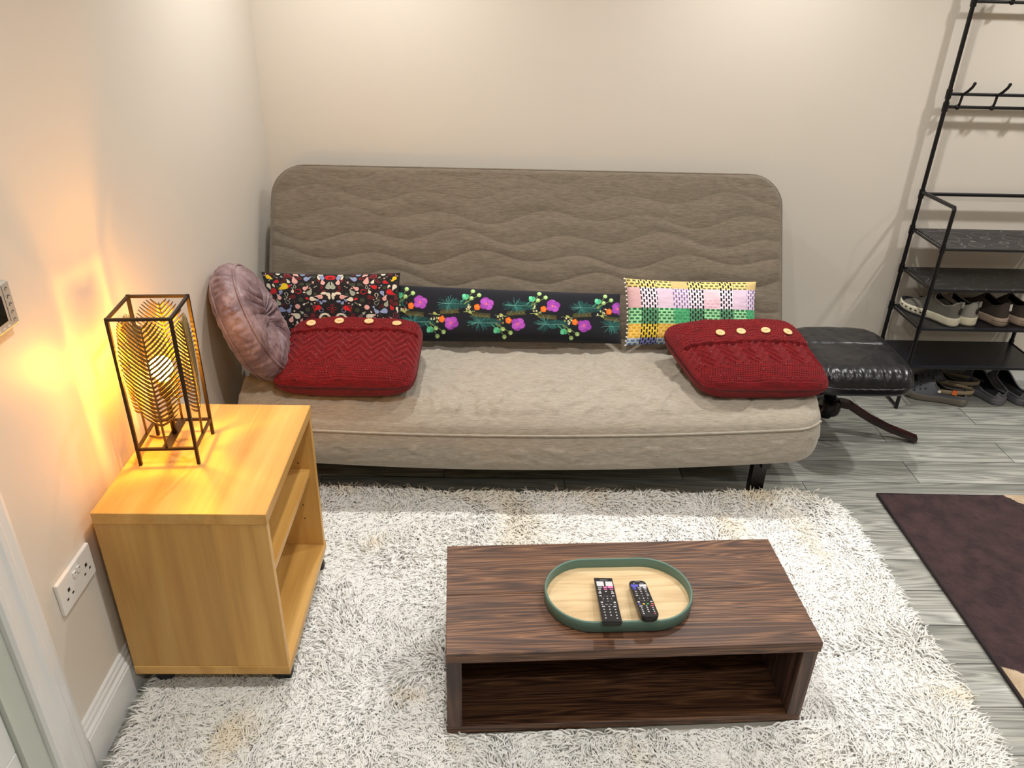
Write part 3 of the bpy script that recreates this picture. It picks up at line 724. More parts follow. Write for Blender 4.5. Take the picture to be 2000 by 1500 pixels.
def round_cushion():
    al, be, r, t = -.2032, .3928, .189, .080
    n = Vector((math.cos(al)*math.cos(be), -math.sin(al)*math.cos(be), math.sin(be))); C = Vector((.158, -.8355, .619))
    q = Vector((0, 0, 1)).rotation_difference(n).to_matrix().to_4x4(); MM = np.array(Matrix.Translation(C-n*t/2) @ q)
    na, nr = 360, 60
    A = np.linspace(0, 2*PI, na, endpoint=False); rr = np.linspace(.004, 1, nr)
    A2, R2 = np.meshgrid(A, rr, indexing='ij')
    def face(sign):
        dome = .034*np.sqrt(np.clip(1-R2**3.0, 0, 1))
        tuft = .056*np.exp(-(R2/.26)**1.3)
        ph = A2*7.5+1.2*np.sin(A2*3)+.8*fbm(A2*2+3, R2*2, 4, 2); pl = np.abs(np.sin(ph/1.0))**.5
        pleat = (pl-.7)*.040*np.exp(-((R2-.36)/.34)**2)*np.clip(R2/.08, 0, 1)
        z = t/2+dome-tuft+pleat+.003*fbm(A2*5, R2*6, 8, 3)*np.clip((1-R2)/.1, 0, 1)
        rad = r*R2
        return np.stack([rad*np.cos(A2), rad*np.sin(A2), sign*z], -1)
    f = face(1); b = face(-1)
    ns = 14; s = np.linspace(-1, 1, ns); A3, S3 = np.meshgrid(A, s, indexing='ij')
    rad = r*(1+.10*(1-S3**2)**.7)+(.004*fbm(A3*10, S3*2.5, 6, 3)+.004*np.abs(np.sin(A3*23+2*fbm(A3*5, S3, 2, 2))))*(1-S3**2)
    side = np.stack([rad*np.cos(A3), rad*np.sin(A3), S3*t/2], -1)
    V = np.vstack([f.reshape(-1, 3), b.reshape(-1, 3), side.reshape(-1, 3)])
    F = np.vstack([gridfaces(na, nr, 0, True, True), gridfaces(na, nr, na*nr, False, True), gridfaces(na, ns, 2*na*nr, False, True)])
    V = V@MM[:3, :3].T+MM[:3, 3]; V[:, 0] = np.maximum(V[:, 0], .003)
    o = npmesh('round_cushion', V, F, M_['velvet']); setp(o, 'round mauve velvet cushion with pleated tufted centre, leaning on the left wall', 'cushion')
    Mx = Matrix.Translation(C-n*t/2) @ q
    for sg in (-1, 1):
        bm = bmesh.new(); tube(bm, [Mx @ Vector((r*1.020*math.cos(a), r*1.016*math.sin(a), sg*t/2)) for a in A[::4]], .0042, 8, closed=True); obj('piping', bm, M_['velvet'], o, True)
    bm = bmesh.new(); lathe(bm, [(.014, -.004), (.017, .0), (.013, .006), (.0001, .008)], 20, Mx @ Matrix.Translation((0, 0, t/2-.020))); obj('centre_button', bm, M_['velvet'], o, True)
round_cushion()

# ------------------------------------------------------------------ birch shelf unit
def grainbox(name, bounds, mat, parent, seed, axis='x', split=None, bev=.001, rot=0):
    """box with per-board random colour attribute; split = list of cut positions along local y"""
    x0, x1, y0, y1, z0, z1 = bounds
    bm = bmesh.new(); box(bm, x0, x1, y0, y1, z0, z1, bev, 1)
    me = bpy.data.meshes.new(name); bmesh.ops.recalc_face_normals(bm, faces=bm.faces); bm.to_mesh(me); bm.free()
    a = me.color_attributes.new('Col', 'FLOAT_COLOR', 'POINT'); r = random.Random(seed); c = (r.random(), r.random(), r.random(), 1)
    for d in a.data: d.color = c
    return link(name, me, mat, parent)
def birchpanel(name, x0, x1, y0, y1, z0, z1, parent, seed, strip_axis, nstrips, grain, groove=False):
    """panel with veneer staves: faces subdivided, each stave own colour offset"""
    r = random.Random(seed); bm = bmesh.new(); box(bm, x0, x1, y0, y1, z0, z1, .0012, 1)
    me = bpy.data.meshes.new(name); bmesh.ops.recalc_face_normals(bm, faces=bm.faces)
    ax = 'xyz'.index(strip_axis); lo, hi = (x0, y0, z0)[ax], (x1, y1, z1)[ax]
    cuts = sorted(r.uniform(lo+.02, hi-.02) for _ in range(nstrips-1)); cuts = [lo+(hi-lo)*(k+1)/nstrips+r.uniform(-.02, .02) for k in range(nstrips-1)]
    for cpos in ([q+e for q in cuts for e in (-.0014, 0, .0014)] if groove else cuts):
        nrm = Vector((0, 0, 0)); nrm[ax] = 1; pt = Vector((0, 0, 0)); pt[ax] = cpos
        bmesh.ops.bisect_plane(bm, geom=bm.verts[:]+bm.edges[:]+bm.faces[:], plane_co=pt, plane_no=nrm)
    if groove:
        for v in bm.verts:
            if any(abs(v.co[ax]-q) < .0005 for q in cuts) and v.co.z > z1-.0015: v.co.z -= .0022
    bm.to_mesh(me); bm.free()
    a = me.color_attributes.new('Col', 'FLOAT_COLOR', 'CORNER'); cols = [(r.random(), r.random(), r.random(), 1) for _ in range(nstrips)]
    for p in me.polygons:
        k = sum(1 for c_ in cuts if p.center[ax] > c_)
        for li in p.loop_indices: a.data[li].color = cols[k]
    return link(name, me, M_[grain], parent)
M_['birchz'] = wood('birch_veneer_upright', [(.1, rgb(186, 138, 70)), (.5, rgb(208, 160, 86)), (.9, rgb(222, 178, 104))], 'z', .5, .36, 5, .05, True)
M_['birchy'] = wood('birch_veneer_deep', [(.1, rgb(186, 138, 70)), (.5, rgb(208, 160, 86)), (.9, rgb(222, 178, 104))], 'y', .5, .36, 5, .05, True)
def shelf_unit():
    t = thing('shelf_unit', 'birch veneer open shelf unit on castors in the corner beside the sofa', 'shelf unit', (.031, -1.852, 0), .0065)
    w_, d_, h_, zb = .391, .495, .585, .0735
    birchpanel('top', 0, w_, 0, d_, h_-.030, h_, t, 1, 'x', 3, 'birchy')
    birchpanel('bottom_board', 0, w_, 0, d_, zb, zb+.028, t, 2, 'x', 3, 'birchy')
    birchpanel('side_panel', .0, w_-.002, .001, .020, zb+.028, h_-.030, t, 3, 'x', 3, 'birchz')
    birchpanel('side_panel', .0, w_-.002, d_-.020, d_-.001, zb+.028, h_-.030, t, 4, 'x', 2, 'birchz')
    birchpanel('back_panel', .004, .010, .020, d_-.020, zb+.028, h_-.030, t, 5, 'y', 3, 'birchz')
    birchpanel('shelf', .010, w_-.018, .0205, d_-.0205, .365, .383, t, 6, 'x', 2, 'birchy')
    for y in (.0195, d_-.0205):
        for x in (.06, w_-.05):
            for k in range(6): abox('peg_hole', x-.002, x+.002, y, y+.001, .20+k*.05, .204+k*.05, M_['slot'], t)
    for x, y in ((w_-.035, .045), (w_-.03, d_-.04), (.05, .045), (.05, d_-.04)):
        bm = bmesh.new(); bar(bm, (x, y, zb), (x, y, zb-.014), .028, .028); tube(bm, [(x, y, .062), (x, y, .05)], .008, 10)
        c_ = obj('castor', bm, M_['black'], t)
        bm = bmesh.new(); lathe(bm, [(.006, -.017), (.022, -.015), (.0245, -.006), (.0245, .006), (.022, .015), (.006, .017)], 20, Matrix.Translation((x+.004, y, .037)) @ Matrix.Rotation(PI/2, 4, 'X') @ Matrix.Identity(4)); obj('wheel', bm, M_['black'], c_, True)
shelf_unit()

# ------------------------------------------------------------------ table lamp
def table_lamp():
    s = .138; hh = .392; zt = .5855
    t = thing('table_lamp', 'lit bronze cage table lamp with gold palm leaves on the birch shelf unit', 'lamp', (.133, -1.586, zt), math.radians(4))
    a = s/2; bm = bmesh.new(); r = .0085
    for sx in (-1, 1):
        for sy in (-1, 1): bar(bm, (sx*a, sy*a, 0), (sx*a, sy*a, hh), .0075, .0075)
    for z in (.045, hh-.004):
        for sx in (-1, 1): bar(bm, (sx*a, -a, z), (sx*a, a, z), .0065, .0065); bar(bm, (-a, sx*a, z), (a, sx*a, z), .0065, .0065)
    obj('cage_frame', bm, M_['bronze'], t)
    bm = bmesh.new(); bar(bm, (0, -a, .047), (0, a, .047), .022, .003); obj('base_bar', bm, M_['bronze'], t)
    bm = bmesh.new(); tube(bm, [(0, 0, .049), (0, 0, .165)], .0065, 12); lathe(bm, [(.009, .15), (.0155, .155), (.0155, .195), (.013, .2)], 20)
    obj('lamp_holder', bm, M_['bronze'], t, True)
    bm = bmesh.new(); lathe(bm, [(.011, .195), (.013, .205), (.021, .214), (.0265, .228), (.0255, .243), (.016, .256), (.002, .260)], 24)
    b = obj('bulb', bm, M_['bulb'], t, True); b['label'] = 'glowing warm bulb'
    # cable
    bm = bmesh.new(); tube(bm, [(0, .01, .046), (-.01, .03, .02), (-.03, .05, .006), (-.06, .05, .004), (-.088, .06, .004)], .0025, 8); obj('power_cord', bm, M_['gold'], t, True)
    # four leaves, one in each side of the cage
    for k in range(4):
        bm = bmesh.new(); R4 = Matrix.Rotation(k*PI/2, 4, 'Z')
        def pt(x, z):  # local leaf plane, slightly bowed outwards at mid height
            bow = .003*math.sin(PI*min(1, max(0, (z-.04)/.34))); y = -a+.002-bow+.35*abs(x)*.25*0+.9*x*x*2
            return R4 @ Vector((x, y, z))
        zb, z1 = .045, .372-(.02 if k % 2 else 0)
        tube(bm, [pt(0, zb+(z1-zb)*i/10) for i in range(11)], [.0032-.0014*i/10 for i in range(11)], 6)
        n = 23; z0 = .110
        for i in range(n):
            f = i/(n-1); z = z0+(z1-z0-.01)*f; L = .066*math.sin(PI*(.16+.80*f))**.62
            if L < .012: L = .012
            for sx in (-1, 1):
                pts = [pt(sx*L*q, z+L*(.45*q+.30*q*q)+.35*L*f*q) for q in (0, .33, .66, 1)]
                tube(bm, pts, [.0030, .0034, .0030, .0012], 6, flat=(.5, 1))
        obj('palm_leaf', bm, M_['gold'], t, True)
table_lamp()

# ------------------------------------------------------------------ coffee table, tray, remotes
def coffee_table():
    t = thing('coffee_table', 'low dark-stained wooden plank coffee table with open front on the shag rug', 'table', (.832, -1.992, .030), .0509)
    w_, d_, h_ = .887, .378, .2725; th = .030
    birchpanel('top', 0, w_, 0, d_, h_-th, h_, t, 11, 'y', 2, 'darkwood', True)
    birchpanel('bottom_board', .0, w_-.004, .004, d_-.004, 0, .022, t, 12, 'y', 2, 'darkwood')
    birchpanel('side_panel', .0, .036, .003, d_-.003, .022, h_-th-.0008, t, 13, 'z', 1, 'darkwoodz')
    birchpanel('side_panel', w_-.040, w_-.004, .003, d_-.003, .022, h_-th-.0008, t, 14, 'z', 1, 'darkwoodz')
    birchpanel('back_panel', .036, w_-.040, d_-.026, d_-.004, .022, h_-th-.0008, t, 15, 'z', 2, 'darkwood')
M_['darkwoodz'] = wood('dark_stained_pine_upright', [(.12, rgb(38, 24, 21)), (.38, rgb(62, 42, 36)), (.6, rgb(84, 60, 50)), (.95, rgb(120, 92, 76))], 'z', 1.3, .42, 12, .35, True)
coffee_table()
TT = .3030
def tray():
    t = thing('serving_tray', 'oval green rimmed tray with pale wood base on the coffee table', 'tray', (1.2485, -1.806, TT), .045)
    L, Dp, H_ = .368, .226, .033; R = Dp/2; s = L/2-R
    def stad(off, n=40):
        pts = []
        for sg, a0 in ((1, -PI/2), (-1, PI/2)):
            for k in range(n+1): a = a0+PI*k/n; pts.append((sg*s+(R-off)*math.cos(a), (R-off)*math.sin(a)))
        return pts
    prof = [(0.002, .0), (0, .002), (0, H_-.002), (.0015, H_), (.0045, H_), (.006, H_-.002), (.006, .004)]
    bm = bmesh.new(); rings = [[bm.verts.new((x, y, z)) for x, y in stad(o)] for o, z in prof]; n = len(rings[0])
    for A, B in zip(rings, rings[1:]):
        for k in range(n): bm.faces.new((A[k], A[(k+1) % n], B[(k+1) % n], B[k]))
    bm.faces.new(rings[0][::-1]); obj('rim', bm, M_['green'], t, True)
    bm = bmesh.new(); A = [bm.verts.new((x, y, .0055)) for x, y in stad(.0055)]; B = [bm.verts.new((x, y, .001)) for x, y in stad(.0055)]
    bm.faces.new(A); bm.faces.new(B[::-1])
    for k in range(n): bm.faces.new((A[k], B[k], B[(k+1) % n], A[(k+1) % n]))
    obj('base', bm, M_['oak'], t)
tray()
def remote(label, far, near, wd, th, rounded, seed, spec):
    far = Vector(far); near = Vector(near); d = (far-near); L = d.length; ey = d.normalized(); ex = Vector((0, 0, 1)).cross(ey)*-1; ex.normalize(); ez = ex.cross(ey)
    o = thing('remote_control', label, 'remote control', near)
    o.matrix_world = Matrix(((ex.x, ey.x, ez.x, near.x), (ex.y, ey.y, ez.y, near.y), (ex.z, ey.z, ez.z, near.z), (0, 0, 0, 1)))
    bm = bmesh.new()
    if rounded:
        n = 8; R = .013; out = []
        for sx, sy, a0 in ((1, 0, -PI/2), (1, 1, 0), (-1, 1, PI/2), (-1, 0, PI)):
            for k in range(n+1):
                a = a0+PI/2*k/n; cx = sx*(wd/2-R); cy = R if sy == 0 else L-R; out.append((cx+R*math.cos(a), cy+R*math.sin(a)))
    else: out = [(-wd/2, 0), (wd/2, 0), (wd/2, L), (-wd/2, L)]
    rings = []
    cx0, cy0 = 0, L/2
    for sc, z in ((.80, -th), (.93, -th*.75), (1, -th*.3), (1, -.001), (.975, 0)):
        rings.append([bm.verts.new((x*sc, cy0+(y-cy0)*(1-(1-sc)*wd/L), z)) for x, y in out])
    m = len(out)
    for A, B in zip(rings, rings[1:]):
        for k in range(m): bm.faces.new((A[k], A[(k+1) % m], B[(k+1) % m], B[k]))
    bm.faces.new(rings[0][::-1]); bm.faces.new(rings[-1]); obj('body', bm, M_['black'], o)
    cache = {}
    def btn(x, y, w_, h_, col, nm='button', lab=None):
        key = (round(w_, 4), round(h_, 4), col)
        if key not in cache:
            bm = bmesh.new(); box(bm, -w_/2, w_/2, -h_/2, h_/2, -.0002, .0011, .0004, 1)
            me = bpy.data.meshes.new(nm); bm.to_mesh(me); bm.free(); mm = key[2]
            if mm not in M_: M_[mm] = flat('key_'+mm, {'white': rgb(206, 206, 212), 'pinkk': rgb(222, 120, 176), 'bluek': rgb(92, 92, 190), 'yellowk': rgb(226, 206, 60), 'greenk': rgb(70, 176, 110), 'redk': rgb(222, 110, 118), 'greyk': rgb(60, 60, 66), 'silver': rgb(150, 150, 158)}[mm], .4)
            me.materials.append(M_[mm]); cache[key] = me
        b = bpy.data.objects.new(nm, cache[key]); COL.objects.link(b); b.parent = o; b.location = (x, y, 0)
        if lab: b['label'] = lab
    sc = L/.17
    if not rounded:
        btn(0, L-.011, .020, .0016, 'silver', 'wordmark')
        btn(-.0105, L-.028, .018, .020, 'white', label_of('large white key')[0] if False else 'button', 'large white key'); btn(.0115, L-.028, .018, .020, 'white')
        btn(-.013, L-.044, .010, .004, 'silver'); btn(0, L-.044, .010, .006, 'pinkk', lab='pink key'); btn(.0135, L-.042, .013, .009, 'pinkk')
        for x in (-.015, 0, .015): btn(x, L-.0525, .008, .003, 'white' if x < 0 else 'pinkk'); btn(x, L-.0615, .005, .0028, 'white')
        for x in (-.0155, .0155): btn(x, L-.069, .007, .004, 'white'); btn(x, L-.081, .006, .0035, 'white')
        cy = L-.093
    else:
        btn(0, L-.006, .014, .0012, 'silver', 'wordmark'); btn(-.010, L-.0135, .004, .003, 'silver'); btn(.010, L-.0135, .010, .002, 'silver')
        btn(-.0105, L-.024, .018, .011, 'bluek', lab='blue key'); btn(.0105, L-.024, .018, .011, 'white')
        for x, c_ in ((-.013, 'bluek'), (0, 'silver'), (.013, 'white')): btn(x, L-.034, .009, .005, c_); btn(x, L-.0405, .007, .0022, c_ if c_ != 'silver' else 'white')
        for x in (-.0125, 0, .0125): btn(x, L-.050, .005, .005, 'silver'); btn(x, L-.059, .005, .003, 'silver')
        for x in (-.0135, .0135): btn(x, L-.067, .006, .003, 'white')
        cy = L-.080
    # ring pad
    bm = bmesh.new(); R = .0125
    tube(bm, [(R*math.cos(a), cy+R*math.sin(a), .0003) for a in np.linspace(0, 2*PI, 32, endpoint=False)], .0006, 6, closed=True)
    obj('navigation_ring', bm, flat('ring_grey', rgb(88, 88, 92), .3), o, True)
    for x, y in ((0, 0), (0, .0095), (0, -.0095), (.0095, 0), (-.0095, 0)): btn(x, cy+y, .0034 if (x, y) == (0, 0) else .002, .0034 if (x, y) == (0, 0) else .002, 'white')
    y = cy-.018
    for x in (-.0155, .0155): btn(x, y+.003, .0055, .0045, 'white')
    y -= .006
    cs = ('bluek', 'yellowk', 'greenk', 'redk') if rounded else ('silver',)*4
    for x, c_ in zip((-.0155, -.005, .005, .0155), cs): btn(x, y, .006, .004 if rounded else .002, c_)
    y -= .0085; yend = .012
    rows = 5; st = (y-yend)/(rows-1)
    for r_ in range(rows):
        for x in (-.0135, 0, .0135):
            if r_ in (0, rows-1) and x == 0 and r_: continue
            btn(x, y-r_*st, .0075 if r_ == 0 and x else .0035, .003, 'redk' if rounded and r_ in (0, rows-1) and x > 0 else 'white')
    return o
def label_of(s): return (s,)
remote('square-ended black remote control with white and pink keys on the green tray', (1.2165, -1.757, TT+.0215), (1.215, -1.938, TT+.0535), .0465, .015, False, 1, None)
remote('round-cornered black remote control with blue, yellow, green and red keys on the green tray', (1.300, -1.768, TT+.0235), (1.3075, -1.921, TT+.0525), .043, .017, True, 2, None)

# ------------------------------------------------------------------ shag rug
def shag_rug():
    X0, X1, Y0, Y1 = .068, 2.165, -2.50, -1.00; RC = .13
    t = thing('shag_rug', 'large cream shag pile rug under the coffee table and shelf unit', 'rug', ((X0+X1)/2, (Y0+Y1)/2, 0))
    ox, oy = t.location.x, t.location.y
    bm = bmesh.new(); pts = []
    for sx, sy, a0 in ((1, 0, -PI/2), (1, 1, 0), (-1, 1, PI/2), (-1, 0, PI)):
        for k in range(9):
            a = a0+PI/2*k/8; cx = (X1-RC if sx > 0 else X0+RC); cy = (Y1-RC if sy else Y0+RC); pts.append((cx+RC*math.cos(a)-ox, cy+RC*math.sin(a)-oy))
    A = [bm.verts.new((x, y, .001)) for x, y in pts]; B = [bm.verts.new((x, y, .008)) for x, y in pts]; n = len(pts)
    bm.faces.new(A[::-1]); bm.faces.new(B)
    for k in range(n): bm.faces.new((A[k], A[(k+1) % n], B[(k+1) % n], B[k]))
    obj('backing', bm, M_['backing'], t)
    r = np.random.default_rng(11); N = 150000
    x = r.uniform(X0, X1, N); y = r.uniform(-2.42, Y1, N)
    # signed distance to the rounded outline
    qx = np.abs(x-(X0+X1)/2)-((X1-X0)/2-RC); qy = np.abs(y-(Y0+Y1)/2)-((Y1-Y0)/2-RC)
    sd = np.hypot(np.maximum(qx, 0), np.maximum(qy, 0))+np.minimum(np.maximum(qx, qy), 0)-RC
    keep = sd < 0
    # not under the coffee table
    ca, sa = math.cos(.0509), math.sin(.0509); lx = (x-.832)*ca+(y+1.992)*sa; ly = -(x-.832)*sa+(y+1.992)*ca
    keep &= ~((lx > -.002) & (lx < .885) & (ly > .002) & (ly < .376))
    side = (x > .03) & (x < .425) & (y > -1.855) & (y < -1.357)
    x, y, sd, qx, qy = x[keep], y[keep], sd[keep], qx[keep], qy[keep]; side = side[keep]; lx = lx[keep]; ly = ly[keep]; N = len(x)
    # flow: tufts fall in swirling patches
    th = 2.2*PI*vnoise(x*2.6, y*2.6, 60)+1.3*vnoise(x*9, y*9, 61)+r.normal(0, .62, N)
    ex = np.where(x > (X0+X1)/2, 1., -1.)*np.where(qx > qy, 1, .0); ey = np.where(y > (Y0+Y1)/2, 1., -1.)*np.where(qy > qx, 1, 0)
    wgt = np.clip(1+sd/.06, 0, 1)**1.2*1.6
    dx = np.cos(th)+ex*wgt; dy = np.sin(th)+ey*wgt*.8; nn = np.hypot(dx, dy)+1e-6; dx /= nn; dy /= nn
    L = r.uniform(.026, .060, N); L *= .9+.2*vnoise(x*5, y*5, 62)
    h = r.uniform(.008, .024, N)*(1+.35*vnoise(x*6, y*6, 63))
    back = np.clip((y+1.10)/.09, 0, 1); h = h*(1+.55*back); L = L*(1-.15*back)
    h = np.where(side, h*.9, h)
    # strands beside the table legs are pushed aside
    near = (lx > -.03) & (lx < .915) & (ly > -.04) & (ly < .40); h = np.where(near, h*.95+.002, h)
    K = 6; s = np.linspace(0, 1, K)[None, :]
    curl = r.normal(0, .0045, N)[:, None]; ph = r.uniform(0, 2*PI, N)[:, None]; fr_ = r.uniform(.8, 2.0, N)[:, None]
    lat = curl*(np.sin(ph+s*PI*fr_*1.6)-np.sin(ph))+r.normal(0, .010, N)[:, None]*s**2
    along = L[:, None]*(s**1.15)
    z = .007+h[:, None]*np.sin(np.minimum(s*1.25, 1)*PI/2)**.8-np.clip(s-.6, 0, 1)*h[:, None]*r.uniform(-.3, 1.5, N)[:, None]
    z = np.maximum(z, .004)
    px = x[:, None]+along*dx[:, None]-lat*dy[:, None]; py = y[:, None]+along*dy[:, None]+lat*dx[:, None]
    # keep strands out of walls / table volume / castor height under the shelf unit
    px = np.maximum(px, .021)
    lx = (px-.832)*ca+(py+1.992)*sa; ly = -(px-.832)*sa+(py+1.992)*ca
    ins = (lx > -.001) & (lx < .886) & (ly > 0) & (ly < .378)
    ly2 = np.where(ins & (ly < .19), -.002, np.where(ins, .381, ly)); lx2 = lx
    edge = ins & ((lx < .03) | (lx > .856)); lx2 = np.where(edge & (lx < .03), -.003, np.where(edge, .890, lx)); ly2 = np.where(edge, ly, ly2)
    px = .832+lx2*ca-ly2*sa; py = -1.992+lx2*sa+ly2*ca
    rad = r.uniform(.0020, .0034, N)[:, None]*np.array([.9, 1.15, 1.2, 1.1, .8, .25])[None, :]
    P = np.stack([px, py, z], -1)
    T = np.gradient(P, axis=1); T /= np.linalg.norm(T, axis=2, keepdims=True)+1e-9
    Aa = np.cross(T, np.array([0, 0, 1.])); Aa /= np.linalg.norm(Aa, axis=2, keepdims=True)+1e-6; Bb = np.cross(Aa, T)
    ring = []
    for k in range(3):
        a = 2*PI*k/3+PI/2; ring.append(P+rad[..., None]*(math.cos(a)*Aa+math.sin(a)*Bb))
    Vv = np.stack(ring, 2)                                   # N,K,3,3
    Vv[..., 2] = np.maximum(Vv[..., 2], .002)
    Vv[..., 0] -= ox; Vv[..., 1] -= oy
    base = (np.arange(N)*K*3)[:, None, None]; kk = np.arange(K-1)[None, :, None]; j = np.arange(3)[None, None, :]; j2 = (j+1) % 3
    F = np.stack([base+kk*3+j, base+kk*3+j2, base+(kk+1)*3+j2, base+(kk+1)*3+j], -1).reshape(-1, 4)
    tone = np.clip(.5+.5*vnoise(x*3.2, y*3.2, 70)+.25*r.normal(0, 1, N), 0, 1)
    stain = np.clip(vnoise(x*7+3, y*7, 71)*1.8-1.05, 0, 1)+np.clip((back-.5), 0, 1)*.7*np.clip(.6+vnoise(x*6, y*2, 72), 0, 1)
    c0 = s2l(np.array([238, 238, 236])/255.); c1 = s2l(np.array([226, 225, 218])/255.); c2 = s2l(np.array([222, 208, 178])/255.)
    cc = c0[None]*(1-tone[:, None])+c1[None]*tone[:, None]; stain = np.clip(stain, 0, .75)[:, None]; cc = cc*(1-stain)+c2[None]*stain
    C = np.repeat(cc[:, None, :], K*3, 1).reshape(-1, 3)
    o = npmesh('shag_pile', Vv.reshape(-1, 3), F, M_['pile'], t, col=C); o['kind'] = 'stuff'
shag_rug()

# ------------------------------------------------------------------ dark mat
def dark_mat():
    x0, x1, y0, y1 = 2.335, 3.9, -2.75, -.945; nu, nv = 560, 640
    t = thing('floor_mat', 'dark brown pile mat with beige curved corners on the grey floor', 'rug', (x0, y0, 0))
    X, Y = np.meshgrid(np.linspace(x0+.006, x1-.006, nu), np.linspace(y0+.006, y1-.006, nv), indexing='ij')
    rr = np.random.default_rng(4)
    Z = .011+.0012*fbm(X*60, Y*60, 12, 3)+rr.normal(0, .0004, X.shape)
    wob = .004*vnoise(X*40, Y*40, 13)
    beige = ((np.hypot(X-2.75, Y+1.0) > .852+wob) & (Y < -1.3)) | (np.hypot(X-3.1, Y+.75) < .358+wob)
    dark = s2l(np.array([40, 24, 27])/255.); dark2 = s2l(np.array([64, 42, 43])/255.); bg = s2l(np.array([172, 150, 122])/255.); bg2 = s2l(np.array([200, 182, 156])/255.)
    n1 = np.clip(.4+.45*fbm(X*26, Y*26, 14, 4)+rr.normal(0, .12, X.shape), 0, 1)[..., None]
    C = np.where(beige[..., None], bg*(1-n1)+bg2*n1, dark*(1-n1)+dark2*n1)
    V = np.stack([X-x0, Y-y0, Z], -1).reshape(-1, 3)
    npmesh('pile', V, gridfaces(nu, nv), M_['matpile'], t, col=C.reshape(-1, 3))
    bm = bmesh.new(); tube(bm, [(.007, .007, .0072), (x1-x0-.007, .007, .0072), (x1-x0-.007, y1-y0-.007, .0072), (.007, y1-y0-.007, .0072)], .007, 10, closed=True)
    box(bm, .007, x1-x0-.007, .007, y1-y0-.007, .001, .0085)
    obj('edge_binding', bm, M_['matedge'], t)
dark_mat()

# ------------------------------------------------------------------ leather footstool
def footstool():
    t = thing('footstool', 'black leather footstool with swivel wooden legs to the right of the sofa', 'footstool', (2.285, -.555, 0))
    ox, oy = t.location.x, t.location.y
    x0, x1, y0, y1 = 2.092, 2.495, -.785, -.33
    nu, nv = 200, 200
    U, V = np.meshgrid(np.linspace(-1, 1, nu), np.linspace(-1, 1, nv), indexing='ij')
    n = 5.0
    def sq(U, V):   # rounded-square mapping
        k = (np.maximum(np.abs(U), np.abs(V)))/np.maximum((np.abs(U)**n+np.abs(V)**n)**(1/n), 1e-6); return U*k, V*k
    u, v = sq(U, V); m = np.maximum(np.abs(U), np.abs(V)); cx, cy = (x0+x1)/2, (y0+y1)/2; hx, hy = (x1-x0)/2, (y1-y0)/2
    prof = np.sqrt(np.clip(1-np.clip((m-.70)/.30, 0, 1)**2, 0, 1)); rin = np.where(m > .70, .70+.30*np.sin(np.clip((m-.70)/.30, 0, 1)*PI/2), m)/np.maximum(m, 1e-6)
    prof = np.cos(np.clip((m-.70)/.30, 0, 1)*PI/2)
    topz = .352+.068*prof**.9
    seam = np.exp(-((v-.12)/.018)**2)+np.exp(-((v+.5)/.012)**2)*.0; topz = topz-.006*seam*np.clip((1-m)/.2, 0, 1)
    # stretched creases near the front edge
    cr_ = np.sin(u*38+2.5*vnoise(u*6, v*3, 3)); topz += .0038*cr_*np.exp(-((m-.90)/.10)**2)*(V < 0)+.0025*fbm(u*3, v*3, 9, 3)*np.clip((1-m)/.1, 0, 1)
    top = np.stack([cx+u*rin*hx-ox, cy+v*rin*hy-oy, topz], -1)
    botz = .352-.045*prof**.5
    bot = np.stack([cx+u*rin*hx-ox, cy+v*rin*hy-oy, botz], -1)
    Vs = np.vstack([top.reshape(-1, 3), bot.reshape(-1, 3)]); F = np.vstack([gridfaces(nu, nv), gridfaces(nu, nv, nu*nv, True)])
    c = npmesh('cushion', Vs, F, M_['leather'], t)
    per = np.concatenate([np.arange(nv), np.arange(1, nu)*nv+nv-1, (nu-1)*nv+np.arange(nv-2, -1, -1), np.arange(nu-2, 0, -1)*nv])
    bm = bmesh.new(); tube(bm, [tuple(p) for p in top.reshape(-1, 3)[per[::4]]], .004, 8, closed=True); obj('piping', bm, M_['leather'], c, True)
    bm = bmesh.new(); box(bm, -.13, .13, -.13, .13, .285, .309, .004); obj('seat_plate', bm, M_['black'], t)
    bm = bmesh.new(); lathe(bm, [(.022, .05), (.024, .06), (.024, .20), (.030, .21), (.030, .285)], 20, Matrix.Translation((.03, .09, 0))); lathe(bm, [(.048, .075), (.052, .09), (.052, .13), (.03, .14)], 24, Matrix.Translation((.03, .09, 0)))
    obj('swivel_post', bm, M_['metal'], t, True)
    hub = Vector((.03, .09, 0))
    for a in (-19, 101, 221):
        bm = bmesh.new(); d = Vector((math.cos(math.radians(a)), math.sin(math.radians(a)), 0)); Lg = .36 if a < 0 else .27; sN = Vector((-d.y, d.x, 0))
        prof = [(.04, .115), (.09, .11), (.15, .075), (Lg*.6, .050), (Lg*.8, .034), (Lg, .020)]; prof = [(.04, .125), (.08, .122), (.12, .100), (.17, .075), (.25 if Lg > .3 else .2, .045), (Lg, .018)]
        rings = []
        for q, (rr_, z) in enumerate(prof):
            hh = .030-.002*q; ww = .034
            rings.append([bm.verts.new(hub+d*rr_+sN*sx*ww/2+Vector((0, 0, z+sz*hh/2))) for sx, sz in ((-1, -1), (1, -1), (1, 1), (-1, 1))])
        for A, B in zip(rings, rings[1:]):
            for k in range(4): bm.faces.new((A[k], A[(k+1) % 4], B[(k+1) % 4], B[k]))
        bm.faces.new(rings[0][::-1]); bm.faces.new(rings[-1])
        bmesh.ops.bevel(bm, geom=[e for e in bm.edges if len(e.link_faces) == 2 and e.calc_face_angle(0) > .9], offset=.003, segments=2, affect='EDGES')
        obj('leg', bm, M_['legwood'], t)
footstool()

